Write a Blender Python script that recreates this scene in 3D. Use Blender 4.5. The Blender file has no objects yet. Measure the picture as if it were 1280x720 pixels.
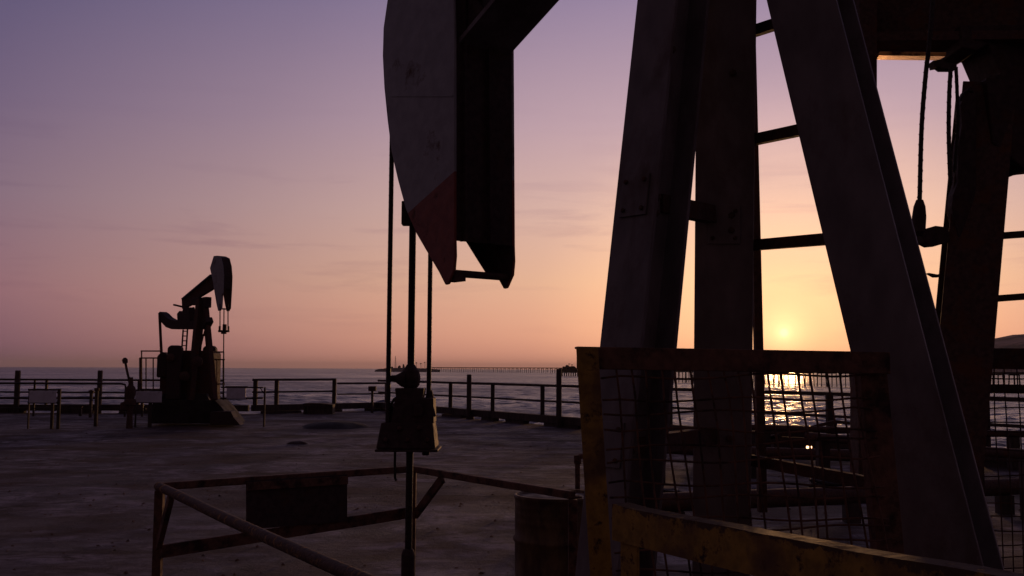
import bpy, bmesh, math, random
from mathutils import Vector, Matrix
random.seed(7)
C = bpy.context.scene.collection
S = bpy.context.scene
R = math.radians

# ------------------------------------------------------------------ camera
FPX = 1280*35/36
CAMZ = 1.7
cd = bpy.data.cameras.new('camera'); cam = bpy.data.objects.new('camera', cd); C.objects.link(cam)
cd.lens = 35; cd.sensor_width = 36; cd.clip_start = .05; cd.clip_end = 300000
PITCH = math.atan(101.5/FPX); ROLL = R(0.3)
camM = Matrix.Translation((0,0,CAMZ)) @ Matrix.Rotation(math.pi/2+PITCH,4,'X') @ Matrix.Rotation(ROLL,4,'Z')
cam.matrix_world = camM
S.camera = cam
CR = camM.to_3x3()

# ------------------------------------------------------------------ sky and sun
def lin(c):
    return tuple(((v/255)/12.92 if v/255 <= .04045 else ((v/255+.055)/1.055)**2.4) for v in c)+(1,)
def ray(px, py):
    return CR @ Vector(((px-640)/FPX, -(py-360)/FPX, -1))
SUN = ray(980, 416).normalized()
SUN_EL = math.asin(SUN.z); SUN_AZ = math.atan2(SUN.x, SUN.y)

w = bpy.data.worlds.new('World'); S.world = w; w.use_nodes = True
nt = w.node_tree; nt.nodes.clear()
def N(t, typ, **k):
    n = t.nodes.new(typ)
    for a, b in k.items(): setattr(n, a, b)
    return n
def MATH(t, op, a, b=None, c=None, clamp=False):
    n = N(t, 'ShaderNodeMath', operation=op, use_clamp=clamp)
    for i, v in enumerate((a, b, c)):
        if v is None: continue
        if isinstance(v, (int, float)): n.inputs[i].default_value = v
        else: t.links.new(v, n.inputs[i])
    return n.outputs[0]
def RAMP(t, fac, stops, interp='LINEAR'):
    n = N(t, 'ShaderNodeValToRGB'); n.color_ramp.interpolation = interp
    e = n.color_ramp.elements
    while len(e) > 1: e.remove(e[-1])
    e[0].position = stops[0][0]; e[0].color = stops[0][1]
    for p, c in stops[1:]:
        k = e.new(p); k.color = c
    t.links.new(fac, n.inputs[0]); return n.outputs[0]
def MIX(t, f, a, b, mode='MIX'):
    n = N(t, 'ShaderNodeMix', data_type='RGBA', blend_type=mode)
    for i, v in ((0, f), (6, a), (7, b)):
        if isinstance(v, (int, float)): n.inputs[i].default_value = v
        elif isinstance(v, tuple): n.inputs[i].default_value = v
        else: t.links.new(v, n.inputs[i])
    return n.outputs[2]
tc = N(nt, 'ShaderNodeTexCoord')
sep = N(nt, 'ShaderNodeSeparateXYZ'); nt.links.new(tc.outputs['Generated'], sep.inputs[0])
dot = N(nt, 'ShaderNodeVectorMath', operation='DOT_PRODUCT'); nt.links.new(tc.outputs['Generated'], dot.inputs[0]); dot.inputs[1].default_value = SUN
ang = MATH(nt, 'MULTIPLY', MATH(nt, 'ARCCOSINE', MATH(nt, 'MINIMUM', dot.outputs['Value'], .999999)), 180/math.pi)   # degrees from the sun
el = MATH(nt, 'MULTIPLY', MATH(nt, 'ARCSINE', sep.outputs[2]), 180/math.pi)
elf = MATH(nt, 'DIVIDE', MATH(nt, 'MAXIMUM', el, 0), 60, clamp=True)
# sky colour by elevation: on the sun's side, and 45 degrees away from it, and behind
E = lambda d: d/60
near = RAMP(nt, elf, [(0, lin((238,160,132))), (E(2), lin((247,178,144))), (E(5), lin((242,190,156))), (E(9), lin((228,187,172))),
                      (E(14), lin((205,172,180))), (E(21), lin((168,146,174))), (E(32), lin((84,80,118))), (1, lin((46,46,74)))])
side = RAMP(nt, elf, [(0, lin((90,70,88))), (E(1.2), lin((117,83,100))), (E(4), lin((139,99,112))), (E(9), lin((128,104,122))),
                      (E(14), lin((112,95,122))), (E(21), lin((92,84,118))), (E(32), lin((52,50,80))), (1, lin((40,40,66)))])
back = RAMP(nt, elf, [(0, lin((66,45,46))), (E(20), lin((64,48,55))), (1, lin((57,47,58)))])
f1 = RAMP(nt, MATH(nt, 'DIVIDE', ang, 60, clamp=True), [(0,(0,0,0,1)), (10/60,(.06,)*3+(1,)), (20/60,(.30,)*3+(1,)), (32/60,(.68,)*3+(1,)), (45/60,(1,1,1,1))])
f2 = RAMP(nt, MATH(nt, 'DIVIDE', ang, 180, clamp=True), [(48/180,(0,0,0,1)), (100/180,(1,1,1,1))])
sky = MIX(nt, f2, MIX(nt, f1, near, side), back)
# warm aureole round the low sun, squashed a little along the horizon
g1 = RAMP(nt, MATH(nt, 'DIVIDE', ang, 15, clamp=True), [(0,(1,1,1,1)), (.14,(.66,)*3+(1,)), (.3,(.42,)*3+(1,)), (.6,(.16,)*3+(1,)), (1,(0,0,0,1))], 'EASE')
sky = MIX(nt, 1.0, sky, MIX(nt, 1.0, g1, (.86,.45,.12,1), 'MULTIPLY'), 'ADD')
g2 = RAMP(nt, MATH(nt, 'DIVIDE', ang, 2.2, clamp=True), [(0,(1,1,1,1)), (.06,(1,1,1,1)), (.14,(.45,)*3+(1,)), (.28,(.25,)*3+(1,)), (.55,(.10,)*3+(1,)), (1,(0,0,0,1))], 'LINEAR')
sky = MIX(nt, 1.0, sky, MIX(nt, 1.0, g2, (.9,.62,.30,1), 'MULTIPLY'), 'ADD')
# faint streaks of high cloud
mp = N(nt, 'ShaderNodeMapping'); mp.inputs['Scale'].default_value = (2.2, 2.2, 22); nt.links.new(tc.outputs['Generated'], mp.inputs[0])
cn = N(nt, 'ShaderNodeTexNoise'); cn.inputs['Scale'].default_value = 2.6; cn.inputs['Detail'].default_value = 6; cn.inputs['Roughness'].default_value = .6
cn.inputs['Distortion'].default_value = .4
nt.links.new(mp.outputs[0], cn.inputs[0])
cm = RAMP(nt, cn.outputs[0], [(.52,(0,0,0,1)), (.68,(1,1,1,1))])
cb = RAMP(nt, elf, [(0,(.1,)*3+(1,)), (E(3),(.4,)*3+(1,)), (E(6),(1,1,1,1)), (E(9),(.8,)*3+(1,)), (E(14),(.12,)*3+(1,)), (E(24),(.0,0,0,1))])
cf = MATH(nt, 'MULTIPLY', MATH(nt, 'MULTIPLY', cm, cb), .36)
sky = MIX(nt, cf, sky, MIX(nt, 1.0, sky, (.62,.56,.72,1), 'MULTIPLY'))
# darker below the horizon
st = N(nt, 'ShaderNodeTexSky', sky_type='NISHITA'); st.sun_disc = False; st.sun_elevation = SUN_EL; st.sun_rotation = SUN_AZ
st.dust_density = 3; st.air_density = 1.2; st.ozone_density = 2
bg1 = N(nt, 'ShaderNodeBackground'); nt.links.new(sky, bg1.inputs[0]); bg1.inputs[1].default_value = 1.0
bg2 = N(nt, 'ShaderNodeBackground'); nt.links.new(st.outputs[0], bg2.inputs[0]); bg2.inputs[1].default_value = .006
ad = N(nt, 'ShaderNodeAddShader'); nt.links.new(bg1.outputs[0], ad.inputs[0]); nt.links.new(bg2.outputs[0], ad.inputs[1])
out = N(nt, 'ShaderNodeOutputWorld'); nt.links.new(ad.outputs[0], out.inputs[0])

sl = bpy.data.lights.new('sun', 'SUN'); sl.energy = .7; sl.angle = R(2.2); sl.color = (1, .50, .20)
so = bpy.data.objects.new('sun', sl); C.objects.link(so); so.rotation_euler = SUN.to_track_quat('Z', 'Y').to_euler()
S.view_settings.view_transform = 'Standard'; S.view_settings.look = 'None'; S.view_settings.exposure = 0; S.view_settings.gamma = 1

# ------------------------------------------------------------------ pixel helpers (measure real positions)
CP = Vector((0,0,CAMZ))
def at(px, py, Y):
    r = ray(px, py); return CP + r*(Y/r.y)
def ground(px, py, z=0):
    r = ray(px, py); return CP + r*((z-CAMZ)/r.z)
def onplane(px, py, O, n):
    r = ray(px, py); return CP + r*((Vector(O)-CP).dot(n)/r.dot(n))

# ------------------------------------------------------------------ materials
def mat(name, base, rough=.7, metal=0.0, spots=None, spot_scale=6, spot_lo=.5, spot_hi=.6, fine=30, fine_amt=.25, bump=.25, stretch=(1,1,1), second=None, spec=.5):
    m = bpy.data.materials.new(name); m.use_nodes = True; t = m.node_tree; b = t.nodes['Principled BSDF']
    co = N(t, 'ShaderNodeTexCoord'); mp = N(t, 'ShaderNodeMapping'); mp.inputs['Scale'].default_value = stretch
    t.links.new(co.outputs['Object'], mp.inputs[0])
    fn = N(t, 'ShaderNodeTexNoise'); fn.inputs['Scale'].default_value = fine; fn.inputs['Detail'].default_value = 5; t.links.new(mp.outputs[0], fn.inputs[0])
    dark = tuple(v*(1-fine_amt) for v in base)+(1,); lite = tuple(min(1, v*(1+fine_amt)) for v in base)+(1,)
    col = RAMP(t, fn.outputs[0], [(.35, dark), (.65, lite)])
    hgt = fn.outputs[0]
    if spots:
        sn = N(t, 'ShaderNodeTexNoise'); sn.inputs['Scale'].default_value = spot_scale; sn.inputs['Detail'].default_value = 9; sn.inputs['Roughness'].default_value = .68
        t.links.new(mp.outputs[0], sn.inputs[0])
        f = RAMP(t, sn.outputs[0], [(spot_lo, (0,0,0,1)), (spot_hi, (1,1,1,1))])
        col = MIX(t, f, col, tuple(spots)+(1,))
        hgt = MATH(t, 'SUBTRACT', hgt, f)
        t.links.new(MATH(t, 'MULTIPLY_ADD', f, .25, rough-.1 if rough > .2 else rough, clamp=True), b.inputs['Roughness'])
    else: b.inputs['Roughness'].default_value = rough
    if second:
        sn = N(t, 'ShaderNodeTexNoise'); sn.inputs['Scale'].default_value = second[1]; sn.inputs['Detail'].default_value = 6
        t.links.new(mp.outputs[0], sn.inputs[0])
        col = MIX(t, RAMP(t, sn.outputs[0], [(second[2], (0,0,0,1)), (second[3], (1,1,1,1))]), col, tuple(second[0])+(1,))
    t.links.new(col, b.inputs['Base Color'])
    b.inputs['Metallic'].default_value = metal
    b.inputs['Specular IOR Level'].default_value = spec
    if bump:
        bn = N(t, 'ShaderNodeBump'); bn.inputs['Strength'].default_value = bump; bn.inputs['Distance'].default_value = .01
        t.links.new(hgt, bn.inputs['Height']); t.links.new(bn.outputs[0], b.inputs['Normal'])
    return m
M = {}
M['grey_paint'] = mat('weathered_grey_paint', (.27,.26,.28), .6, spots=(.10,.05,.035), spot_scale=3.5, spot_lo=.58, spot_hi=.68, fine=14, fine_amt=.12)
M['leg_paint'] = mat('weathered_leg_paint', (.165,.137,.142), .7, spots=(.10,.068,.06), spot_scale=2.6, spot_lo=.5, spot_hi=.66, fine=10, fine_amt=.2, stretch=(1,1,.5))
def edge_worn():
    m = M['yellow_paint'].copy(); m.name = 'edge_worn_yellow_paint'; t = m.node_tree; b = t.nodes['Principled BSDF']
    src = b.inputs['Base Color'].links[0].from_socket
    co = N(t, 'ShaderNodeTexCoord'); sp = N(t, 'ShaderNodeSeparateXYZ'); t.links.new(co.outputs['Object'], sp.inputs[0])
    n = N(t, 'ShaderNodeTexNoise'); n.inputs['Scale'].default_value = 16; n.inputs['Detail'].default_value = 8; n.inputs['Roughness'].default_value = .7; t.links.new(co.outputs['Object'], n.inputs[0])
    e = MATH(t, 'ADD', MATH(t, 'MULTIPLY', MATH(t, 'SUBTRACT', sp.outputs[2], 1.34), 14), MATH(t, 'MULTIPLY', n.outputs[0], 1.5))
    f = RAMP(t, e, [(.58,(0,0,0,1)), (.66,(1,1,1,1))])
    t.links.new(MIX(t, f, src, (.075,.035,.018,1)), b.inputs['Base Color']); return m
M['red_paint'] = mat('faded_red_paint', (.25,.06,.04), .7, spots=(.08,.03,.025), spot_scale=6, spot_lo=.58, spot_hi=.7, fine=20, fine_amt=.15)
M['dark_steel'] = mat('rusty_dark_steel', (.095,.055,.046), .85, spots=(.14,.06,.035), spot_scale=9, spot_lo=.5, spot_hi=.65, fine=40, spec=.18)
M['black_steel'] = mat('oily_black_steel', (.065,.040,.038), .8, spots=(.09,.045,.032), spot_scale=7, spot_lo=.55, spot_hi=.7, fine=30, spec=.18)
M['yellow_paint'] = mat('chipped_yellow_paint', (.33,.185,.028), .8, spots=(.045,.02,.012), spot_scale=17, spot_lo=.54, spot_hi=.63, fine=34, fine_amt=.3, second=((.12,.055,.025), 6, .48, .66))
M['edge_worn'] = edge_worn()
M['rust_pipe'] = mat('flaking_rust_pipe', (.085,.042,.024), .85, spots=(.36,.20,.085), spot_scale=22, spot_lo=.54, spot_hi=.62, fine=60, fine_amt=.4, bump=.6)
M['worn_glow_metal'] = mat('worn_metal_sun_glow_orange', (.75,.40,.13), .38, metal=.85, spots=(.10,.04,.02), spot_scale=14, spot_lo=.5, spot_hi=.62, fine=30, fine_amt=.2, stretch=(.4,1,1))  # sunset glow put into the orange base colour, dark rust spots over it
M['rust_brown'] = mat('brown_rust', (.15,.065,.038), .85, spots=(.035,.018,.014), spot_scale=8, spot_lo=.48, spot_hi=.62, fine=40)
M['rope'] = mat('greasy_wire_rope', (.035,.022,.018), .5, metal=.4, fine=90, fine_amt=.5, bump=.6)
M['wood'] = mat('weathered_timber', (.07,.045,.038), .9, spots=(.03,.02,.018), spot_scale=3, spot_lo=.5, spot_hi=.7, fine=18, stretch=(1,1,.25))
M['pipe_grey'] = mat('grimy_pipe', (.06,.042,.04), .7, spots=(.09,.04,.025), spot_scale=5, spot_lo=.5, spot_hi=.7, fine=20, spec=.18)
M['sign'] = mat('pale_sign_board', (.62,.60,.68), .6, spots=(.14,.10,.10), spot_scale=2.2, spot_lo=.6, spot_hi=.72, fine=8, fine_amt=.08)
M['drum'] = mat('rusted_yellow_drum', (.15,.09,.04), .7, spots=(.055,.028,.02), spot_scale=5, spot_lo=.46, spot_hi=.6, fine=22, stretch=(1,1,.45), second=((.09,.04,.02), 9, .52, .66))
M['concrete'] = mat('oily_concrete', (.035,.025,.024), .9, spots=(.03,.022,.02), spot_scale=2, spot_lo=.48, spot_hi=.62, fine=20)
M['far_wood'] = mat('far_pier_timber', (.05,.032,.03), .9, fine=.4, bump=0)
M['foliage'] = mat('dusky_foliage', (.05,.045,.03), .9, fine=.5, bump=0)
M['hill'] = mat('dry_hillside', (.30,.17,.12), 1.0, spots=(.07,.06,.04), spot_scale=.006, spot_lo=.48, spot_hi=.6, fine=.02, bump=0)

# deck: worn planked and tarred surface with stains
def deck_material():
    m = bpy.data.materials.new('worn_stained_deck'); m.use_nodes = True; t = m.node_tree; b = t.nodes['Principled BSDF']
    co = N(t, 'ShaderNodeTexCoord')
    def noise(scale, det=8, rough=.6, rot=0, st=(1,1,1), dist=0):
        mp = N(t, 'ShaderNodeMapping'); mp.inputs['Scale'].default_value = st; mp.inputs['Rotation'].default_value = (0,0,rot)
        t.links.new(co.outputs['Object'], mp.inputs[0])
        n = N(t, 'ShaderNodeTexNoise'); n.inputs['Scale'].default_value = scale; n.inputs['Detail'].default_value = det; n.inputs['Roughness'].default_value = rough
        n.inputs['Distortion'].default_value = dist
        t.links.new(mp.outputs[0], n.inputs[0]); return n.outputs[0]
    col = RAMP(t, noise(1.6, 9, .65), [(.36, (.075,.06,.066,1)), (.5, (.18,.15,.172,1)), (.62, (.33,.285,.325,1))])
    col = MIX(t, RAMP(t, noise(.33, 8, .62, .3, (1,1.5,1), .6), [(.47, (0,0,0,1)), (.53, (.85,)*3+(1,))]), col, (.07,.040,.034,1))
    col = MIX(t, RAMP(t, noise(.9, 9, .7, 0, (1,1,1), .8), [(.53, (0,0,0,1)), (.58, (.85,)*3+(1,))]), col, (.045,.034,.034,1))
    # boards on the far right side, running across the deck
    wv = N(t, 'ShaderNodeTexWave', wave_type='BANDS', bands_direction='Y', wave_profile='SAW'); wv.inputs['Scale'].default_value = .42
    wv.inputs['Distortion'].default_value = .25; wv.inputs['Detail'].default_value = 2; wv.inputs['Detail Scale'].default_value = .4
    mp = N(t, 'ShaderNodeMapping'); mp.inputs['Rotation'].default_value = (0,0,R(4)); t.links.new(co.outputs['Object'], mp.inputs[0]); t.links.new(mp.outputs[0], wv.inputs[0])
    seam = RAMP(t, wv.outputs[1], [(0,(1,1,1,1)), (.10,(0,0,0,1)), (.9,(0,0,0,1)), (1,(1,1,1,1))])
    worn = RAMP(t, noise(.25, 5, .5, 1.0), [(.45,(0,0,0,1)), (.62,(1,1,1,1))])
    sx = N(t, 'ShaderNodeSeparateXYZ'); t.links.new(co.outputs['Object'], sx.inputs[0])
    ma = MATH(t, 'MULTIPLY', RAMP(t, MATH(t, 'MULTIPLY_ADD', sx.outputs[0], .1, .5), [(.30,(0,0,0,1)), (.55,(1,1,1,1))]), RAMP(t, MATH(t, 'MULTIPLY', sx.outputs[1], .03), [(.36,(0,0,0,1)), (.50,(1,1,1,1))]))
    sf = MATH(t, 'MULTIPLY', MATH(t, 'MULTIPLY', seam, MATH(t, 'MAXIMUM', MATH(t, 'MULTIPLY', worn, .25), ma)), .8)
    col = MIX(t, RAMP(t, noise(5.5, 8, .7, .2, (.55,1,1)), [(.50, (0,0,0,1)), (.60, (.75,)*3+(1,))]), col, (.085,.062,.058,1))
    col = MIX(t, sf, col, (.035,.026,.026,1))
    t.links.new(col, b.inputs['Base Color'])
    rr = RAMP(t, noise(.7, 6), [(.4,(.62,)*3+(1,)), (.65,(.95,)*3+(1,))]); t.links.new(rr, b.inputs['Roughness'])
    b.inputs['Specular IOR Level'].default_value = .25
    bn = N(t, 'ShaderNodeBump'); bn.inputs['Strength'].default_value = .8; bn.inputs['Distance'].default_value = .05
    h = MATH(t, 'SUBTRACT', MATH(t, 'ADD', noise(14, 9, .75), MATH(t, 'MULTIPLY', noise(1.6, 6), 2.2)), sf)
    t.links.new(h, bn.inputs['Height']); t.links.new(bn.outputs[0], b.inputs['Normal'])
    return m
M['deck'] = deck_material()
def sea_material():
    m = bpy.data.materials.new('evening_sea'); m.use_nodes = True; t = m.node_tree; b = t.nodes['Principled BSDF']
    b.inputs['Base Color'].default_value = (.075,.052,.058,1); b.inputs['IOR'].default_value = 1.33
    co = N(t, 'ShaderNodeTexCoord')
    wm = N(t, 'ShaderNodeMapping'); wm.inputs['Scale'].default_value = (.35,1,1); wm.inputs['Rotation'].default_value = (0,0,R(-8)); t.links.new(co.outputs['Object'], wm.inputs[0])
    wn = N(t, 'ShaderNodeTexNoise'); wn.inputs['Scale'].default_value = .012; wn.inputs['Detail'].default_value = 9; wn.inputs['Roughness'].default_value = .75; t.links.new(wm.outputs[0], wn.inputs[0])
    t.links.new(RAMP(t, wn.outputs[0], [(.38,(.22,)*3+(1,)), (.62,(.46,)*3+(1,))]), b.inputs['Roughness'])
    hs = None
    for sc, st, amp in ((.035,(.3,1,1),2.2), (.11,(.4,1,1),1.2), (.5,(.6,1,1),.40), (1.6,(.8,1,1),.16)):
        mp = N(t, 'ShaderNodeMapping'); mp.inputs['Scale'].default_value = st; mp.inputs['Rotation'].default_value = (0,0,R(-12))
        t.links.new(co.outputs['Object'], mp.inputs[0])
        n = N(t, 'ShaderNodeTexNoise'); n.inputs['Scale'].default_value = sc; n.inputs['Detail'].default_value = 3; n.inputs['Distortion'].default_value = .5
        t.links.new(mp.outputs[0], n.inputs[0])
        v = MATH(t, 'MULTIPLY', n.outputs[0], amp)
        hs = v if hs is None else MATH(t, 'ADD', hs, v)
    bn = N(t, 'ShaderNodeBump'); bn.inputs['Strength'].default_value = 1.0; bn.inputs['Distance'].default_value = 1.0
    t.links.new(hs, bn.inputs['Height']); t.links.new(bn.outputs[0], b.inputs['Normal'])
    return m
M['sea'] = sea_material()

# ------------------------------------------------------------------ mesh helpers
class MB:
    def __init__(s): s.v = []; s.f = []; s.mi = []; s.sm = []
    def add(s, vs, fs, mi=0, smooth=False):
        o = len(s.v); s.v += [Vector(p) for p in vs]
        for f in fs: s.f.append([i+o for i in f]); s.mi.append(mi); s.sm.append(smooth)
        return s
    def hexa(s, a, b, mi=0):          # two quads, matching order
        return s.add(list(a)+list(b), [(3,2,1,0),(4,5,6,7),(0,1,5,4),(1,2,6,5),(2,3,7,6),(3,0,4,7)], mi)
    def box(s, c, size, ax=None, mi=0):
        X, Y, Z = ax or (Vector((1,0,0)), Vector((0,1,0)), Vector((0,0,1)))
        c = Vector(c); hx, hy, hz = [v/2 for v in size]
        q = lambda z: [c+X*a*hx+Y*b*hy+Z*z*hz for a, b in ((-1,-1),(1,-1),(1,1),(-1,1))]
        return s.hexa(q(-1), q(1), mi)
    def prism(s, poly, ext, mi=0):
        n = len(poly); ext = Vector(ext)
        vs = [Vector(p) for p in poly]+[Vector(p)+ext for p in poly]
        return s.add(vs, [tuple(range(n))[::-1], tuple(range(n, 2*n))]+[(i, (i+1) % n, (i+1) % n+n, i+n) for i in range(n)], mi)
    def bar(s, p0, p1, wd, ht, up=None, mi=0):     # rectangular bar, ht measured along "up"
        p0, p1 = Vector(p0), Vector(p1); a = (p1-p0).normalized()
        u = Vector(up) if up is not None else (Vector((0,0,1)) if abs(a.z) < .95 else Vector((0,1,0)))
        sd = a.cross(u).normalized(); u = sd.cross(a).normalized()
        q = lambda p: [p+sd*i*wd/2+u*j*ht/2 for i, j in ((-1,-1),(1,-1),(1,1),(-1,1))]
        return s.hexa(q(p0), q(p1), mi)
    def ibeam(s, p0, p1, nrm, depth, fw, tf=.018, tw=.012):   # flanges face along nrm
        p0, p1 = Vector(p0), Vector(p1); a = (p1-p0).normalized(); n = Vector(nrm); n = (n-a*n.dot(a)).normalized(); t = a.cross(n).normalized()
        D, F, W = depth/2, fw/2, tw/2
        pr = [(-F,-D),(F,-D),(F,-D+tf),(W,-D+tf),(W,D-tf),(F,D-tf),(F,D),(-F,D),(-F,D-tf),(-W,D-tf),(-W,-D+tf),(-F,-D+tf)]
        return s.prism([p0+t*x+n*y for x, y in pr], p1-p0)
    def angle(s, p0, p1, d1, d2, a1, a2, th=.01):  # L section: leg a1 along d1, leg a2 along d2
        p0, p1, d1, d2 = Vector(p0), Vector(p1), Vector(d1).normalized(), Vector(d2).normalized()
        pr = [(0,0),(a1,0),(a1,th),(th,th),(th,a2),(0,a2)]
        return s.prism([p0+d1*x+d2*y for x, y in pr], p1-p0)
    def tube(s, pts, r, n=10, r1=None):
        pts = [Vector(p) for p in pts]; k = len(pts); vs = []; fs = []
        prev = None
        for i, p in enumerate(pts):
            a = (pts[min(i+1,k-1)]-pts[max(i-1,0)]).normalized()
            if prev is None: x = a.orthogonal().normalized()
            else: x = (prev-a*prev.dot(a)).normalized()
            prev = x; y = a.cross(x)
            rr = r if r1 is None else r+(r1-r)*i/(k-1)
            vs += [p+(x*math.cos(j*2*math.pi/n)+y*math.sin(j*2*math.pi/n))*rr for j in range(n)]
        for i in range(k-1):
            for j in range(n):
                fs.append((i*n+j, i*n+(j+1) % n, (i+1)*n+(j+1) % n, (i+1)*n+j))
        s.add(vs, fs, 0, n > 6)
        s.add(vs[:n], [tuple(range(n))[::-1]]); s.add(vs[-n:], [tuple(range(n))])
        return s
    def lathe(s, base, prof, n=20, axis=(0,0,1), sx=1):
        base = Vector(base); a = Vector(axis).normalized(); x = a.orthogonal().normalized(); y = a.cross(x)
        vs = []; fs = []
        for r, h in prof: vs += [base+a*h+(x*math.cos(j*2*math.pi/n)+y*math.sin(j*2*math.pi/n))*r for j in range(n)]
        for i in range(len(prof)-1):
            for j in range(n): fs.append((i*n+j, i*n+(j+1) % n, (i+1)*n+(j+1) % n, (i+1)*n+j))
        fs.append(tuple(range(n))[::-1]); fs.append(tuple((len(prof)-1)*n+j for j in range(n)))
        return s.add(vs, fs)
    def build(s, name, m, parent=None, bevel=0, loc=None, autosmooth=False):
        me = bpy.data.meshes.new(name); o = bpy.data.objects.new(name, me); C.objects.link(o)
        if parent is not None: off = parent.get('_org', None); off = Vector(off)
        else: off = Vector(loc) if loc is not None else Vector((0,0,0))
        me.from_pydata([tuple(p-off) for p in s.v], [], s.f)
        for mm in (m if isinstance(m, (list, tuple)) else [m]): me.materials.append(mm)
        for p, i, sm in zip(me.polygons, s.mi, s.sm): p.material_index = i; p.use_smooth = sm
        bm = bmesh.new(); bm.from_mesh(me); bmesh.ops.recalc_face_normals(bm, faces=bm.faces); bm.to_mesh(me); bm.free()
        if parent is not None:
            o.parent = parent; o['_org'] = list(off)
            r = parent
            o.location = (0,0,0)
        else:
            o.location = off; o['_org'] = list(off)
        if bevel:
            b = o.modifiers.new('bevel', 'BEVEL'); b.width = bevel; b.segments = 2; b.limit_method = 'ANGLE'; b.angle_limit = R(40)
        return o
def tag(o, label, cat, group=None):
    o['label'] = label; o['category'] = cat
    if group: o['group'] = group
    return o
def thing(name, loc, label, cat, group=None):
    o = bpy.data.objects.new(name, None); C.objects.link(o); o.location = loc; o['_org'] = list(loc); o.empty_display_size = .3
    return tag(o, label, cat, group)
def struct(o, kind='structure'): o['kind'] = kind; return o

# ------------------------------------------------------------------ setting: sea, deck, hill, island
SEA = -8.0
def make_sea():
    import numpy as np
    rg = np.random.default_rng(5)
    th = np.concatenate([np.linspace(-180,-38,24)[:-1], np.linspace(-38,38,560), np.linspace(38,180,24)[1:-1]])*math.pi/180
    rr = np.concatenate([[6,30,70,110], 140*np.exp(np.linspace(0, math.log(4200/140), 900)), [6000,9000,15000,30000,60000]])
    T, Rr = np.meshgrid(th, rr); X = Rr*np.sin(T); Y = Rr*np.cos(T); Z = np.zeros_like(X)
    for k in range(115):
        lam = 1.1*(11/1.1)**rg.random(); a = R(-14)+rg.normal(0,1.15); amp = .0066*lam**.62*(.5+rg.random())*1.15
        kx, ky = math.sin(a)*2*math.pi/lam, math.cos(a)*2*math.pi/lam; ph = rg.random()*6.28
        fade = np.clip(1.6-Rr*.0120/lam, 0, 1)*np.clip((Rr-80)/60, 0, 1)
        Z += amp*fade*np.sin(kx*X+ky*Y+ph+.7*np.sin(X*.013+k)+.5*np.sin(Y*.017+k*2))
    Z += .22*np.abs(Z)*np.sign(Z)
    n, m = X.shape
    co = np.stack([X, Y, Z+SEA], -1).reshape(-1,3)
    i = np.arange(n-1)[:,None]*m; j = np.arange(m)[None,:]; jn = (j+1) % m
    f = np.stack([i+j, i+jn, i+m+jn, i+m+j], -1).reshape(-1,4)
    me = bpy.data.meshes.new('sea'); me.vertices.add(len(co)); me.vertices.foreach_set('co', co.ravel())
    me.loops.add(f.size); me.loops.foreach_set('vertex_index', f.ravel().astype(np.int32))
    me.polygons.add(len(f)); me.polygons.foreach_set('loop_start', np.arange(0, f.size, 4, dtype=np.int32)); me.polygons.foreach_set('loop_total', np.full(len(f), 4, dtype=np.int32))
    me.update(); me.validate(); me.polygons.foreach_set('use_smooth', np.ones(len(me.polygons), dtype=bool))
    me.materials.append(M['sea']); o = bpy.data.objects.new('sea', me); C.objects.link(o); struct(o)
    if me.polygons[len(f)//2].normal.z < 0: me.flip_normals()
make_sea()

EDGE0, EDGE1, EDGE2 = Vector((-45,37.2,0)), Vector((-9.7,37.2,0)), Vector((-5.3,41.0,0))
ED = Vector((.53,-.85,0)).normalized()
EDGE3 = EDGE2+ED*52
mb = MB()
poly = [EDGE0, EDGE1, EDGE2, EDGE3, Vector((22.5,-14,0)), Vector((-45,-14,0))]
mb.prism(poly, (0,0,-.45))
struct(mb.build('deck', M['deck']))
def grit():
    mb = MB()
    for k in range(1500):
        d = 5+random.random()**1.6*28; px = random.uniform(-60, 1300); c = at(px, 600, d); c.z = .004
        if c.x > 12 or (c-EDGE2).dot(Vector((ED.y,-ED.x,0))) < .6: continue
        r_ = random.uniform(.006,.03); a = random.random()*3.14; X_ = Vector((math.cos(a),math.sin(a),0)); Y_ = Vector((-X_.y,X_.x,0)); h = r_*random.uniform(.3,.8)
        v = [c+X_*r_*random.uniform(.7,1.4), c+Y_*r_*random.uniform(.5,1), c-X_*r_, c-Y_*r_*random.uniform(.5,1), c+UPZ*h+X_*r_*.2]
        mb.add(v, [(0,1,4),(1,2,4),(2,3,4),(3,0,4),(3,2,1,0)])
    struct(mb.build('deck_grit', M['rust_brown']), 'stuff')
UPZ = Vector((0,0,1)); grit()
# oily mats and low mounds on the deck
def mound(name, px, py, sx, sy, h, m, label):
    c = ground(px, py); mb = MB(); n = 26; vs = []; fs = []
    rings = [(1,.004),(.82,.45),(.55,.8),(.25,.97)]
    rnd = [1+.16*math.sin(j*1.3+px)+random.uniform(-.08,.08) for j in range(n)]
    for r, z in rings: vs += [c+Vector((math.cos(j*2*math.pi/n)*sx*r*rnd[j], math.sin(j*2*math.pi/n)*sy*r*rnd[j], z*h if r < 1 else .004)) for j in range(n)]
    for i in range(3):
        for j in range(n): fs.append((i*n+j, i*n+(j+1) % n, (i+1)*n+(j+1) % n, (i+1)*n+j))
    fs.append(tuple(3*n+j for j in range(n)))
    mb.add(vs, fs, 0, True); o = mb.build(name, m, loc=c); return tag(o, label, 'debris')
mound('tarpaulin_heap', 420, 534, .95, .9, .17, M['concrete'], 'low dark heap lying on the deck in front of the far railing')
mound('oil_rag', 372, 555, .22, .2, .07, M['black_steel'], 'small dark oily rag lying alone on the open deck')

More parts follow.
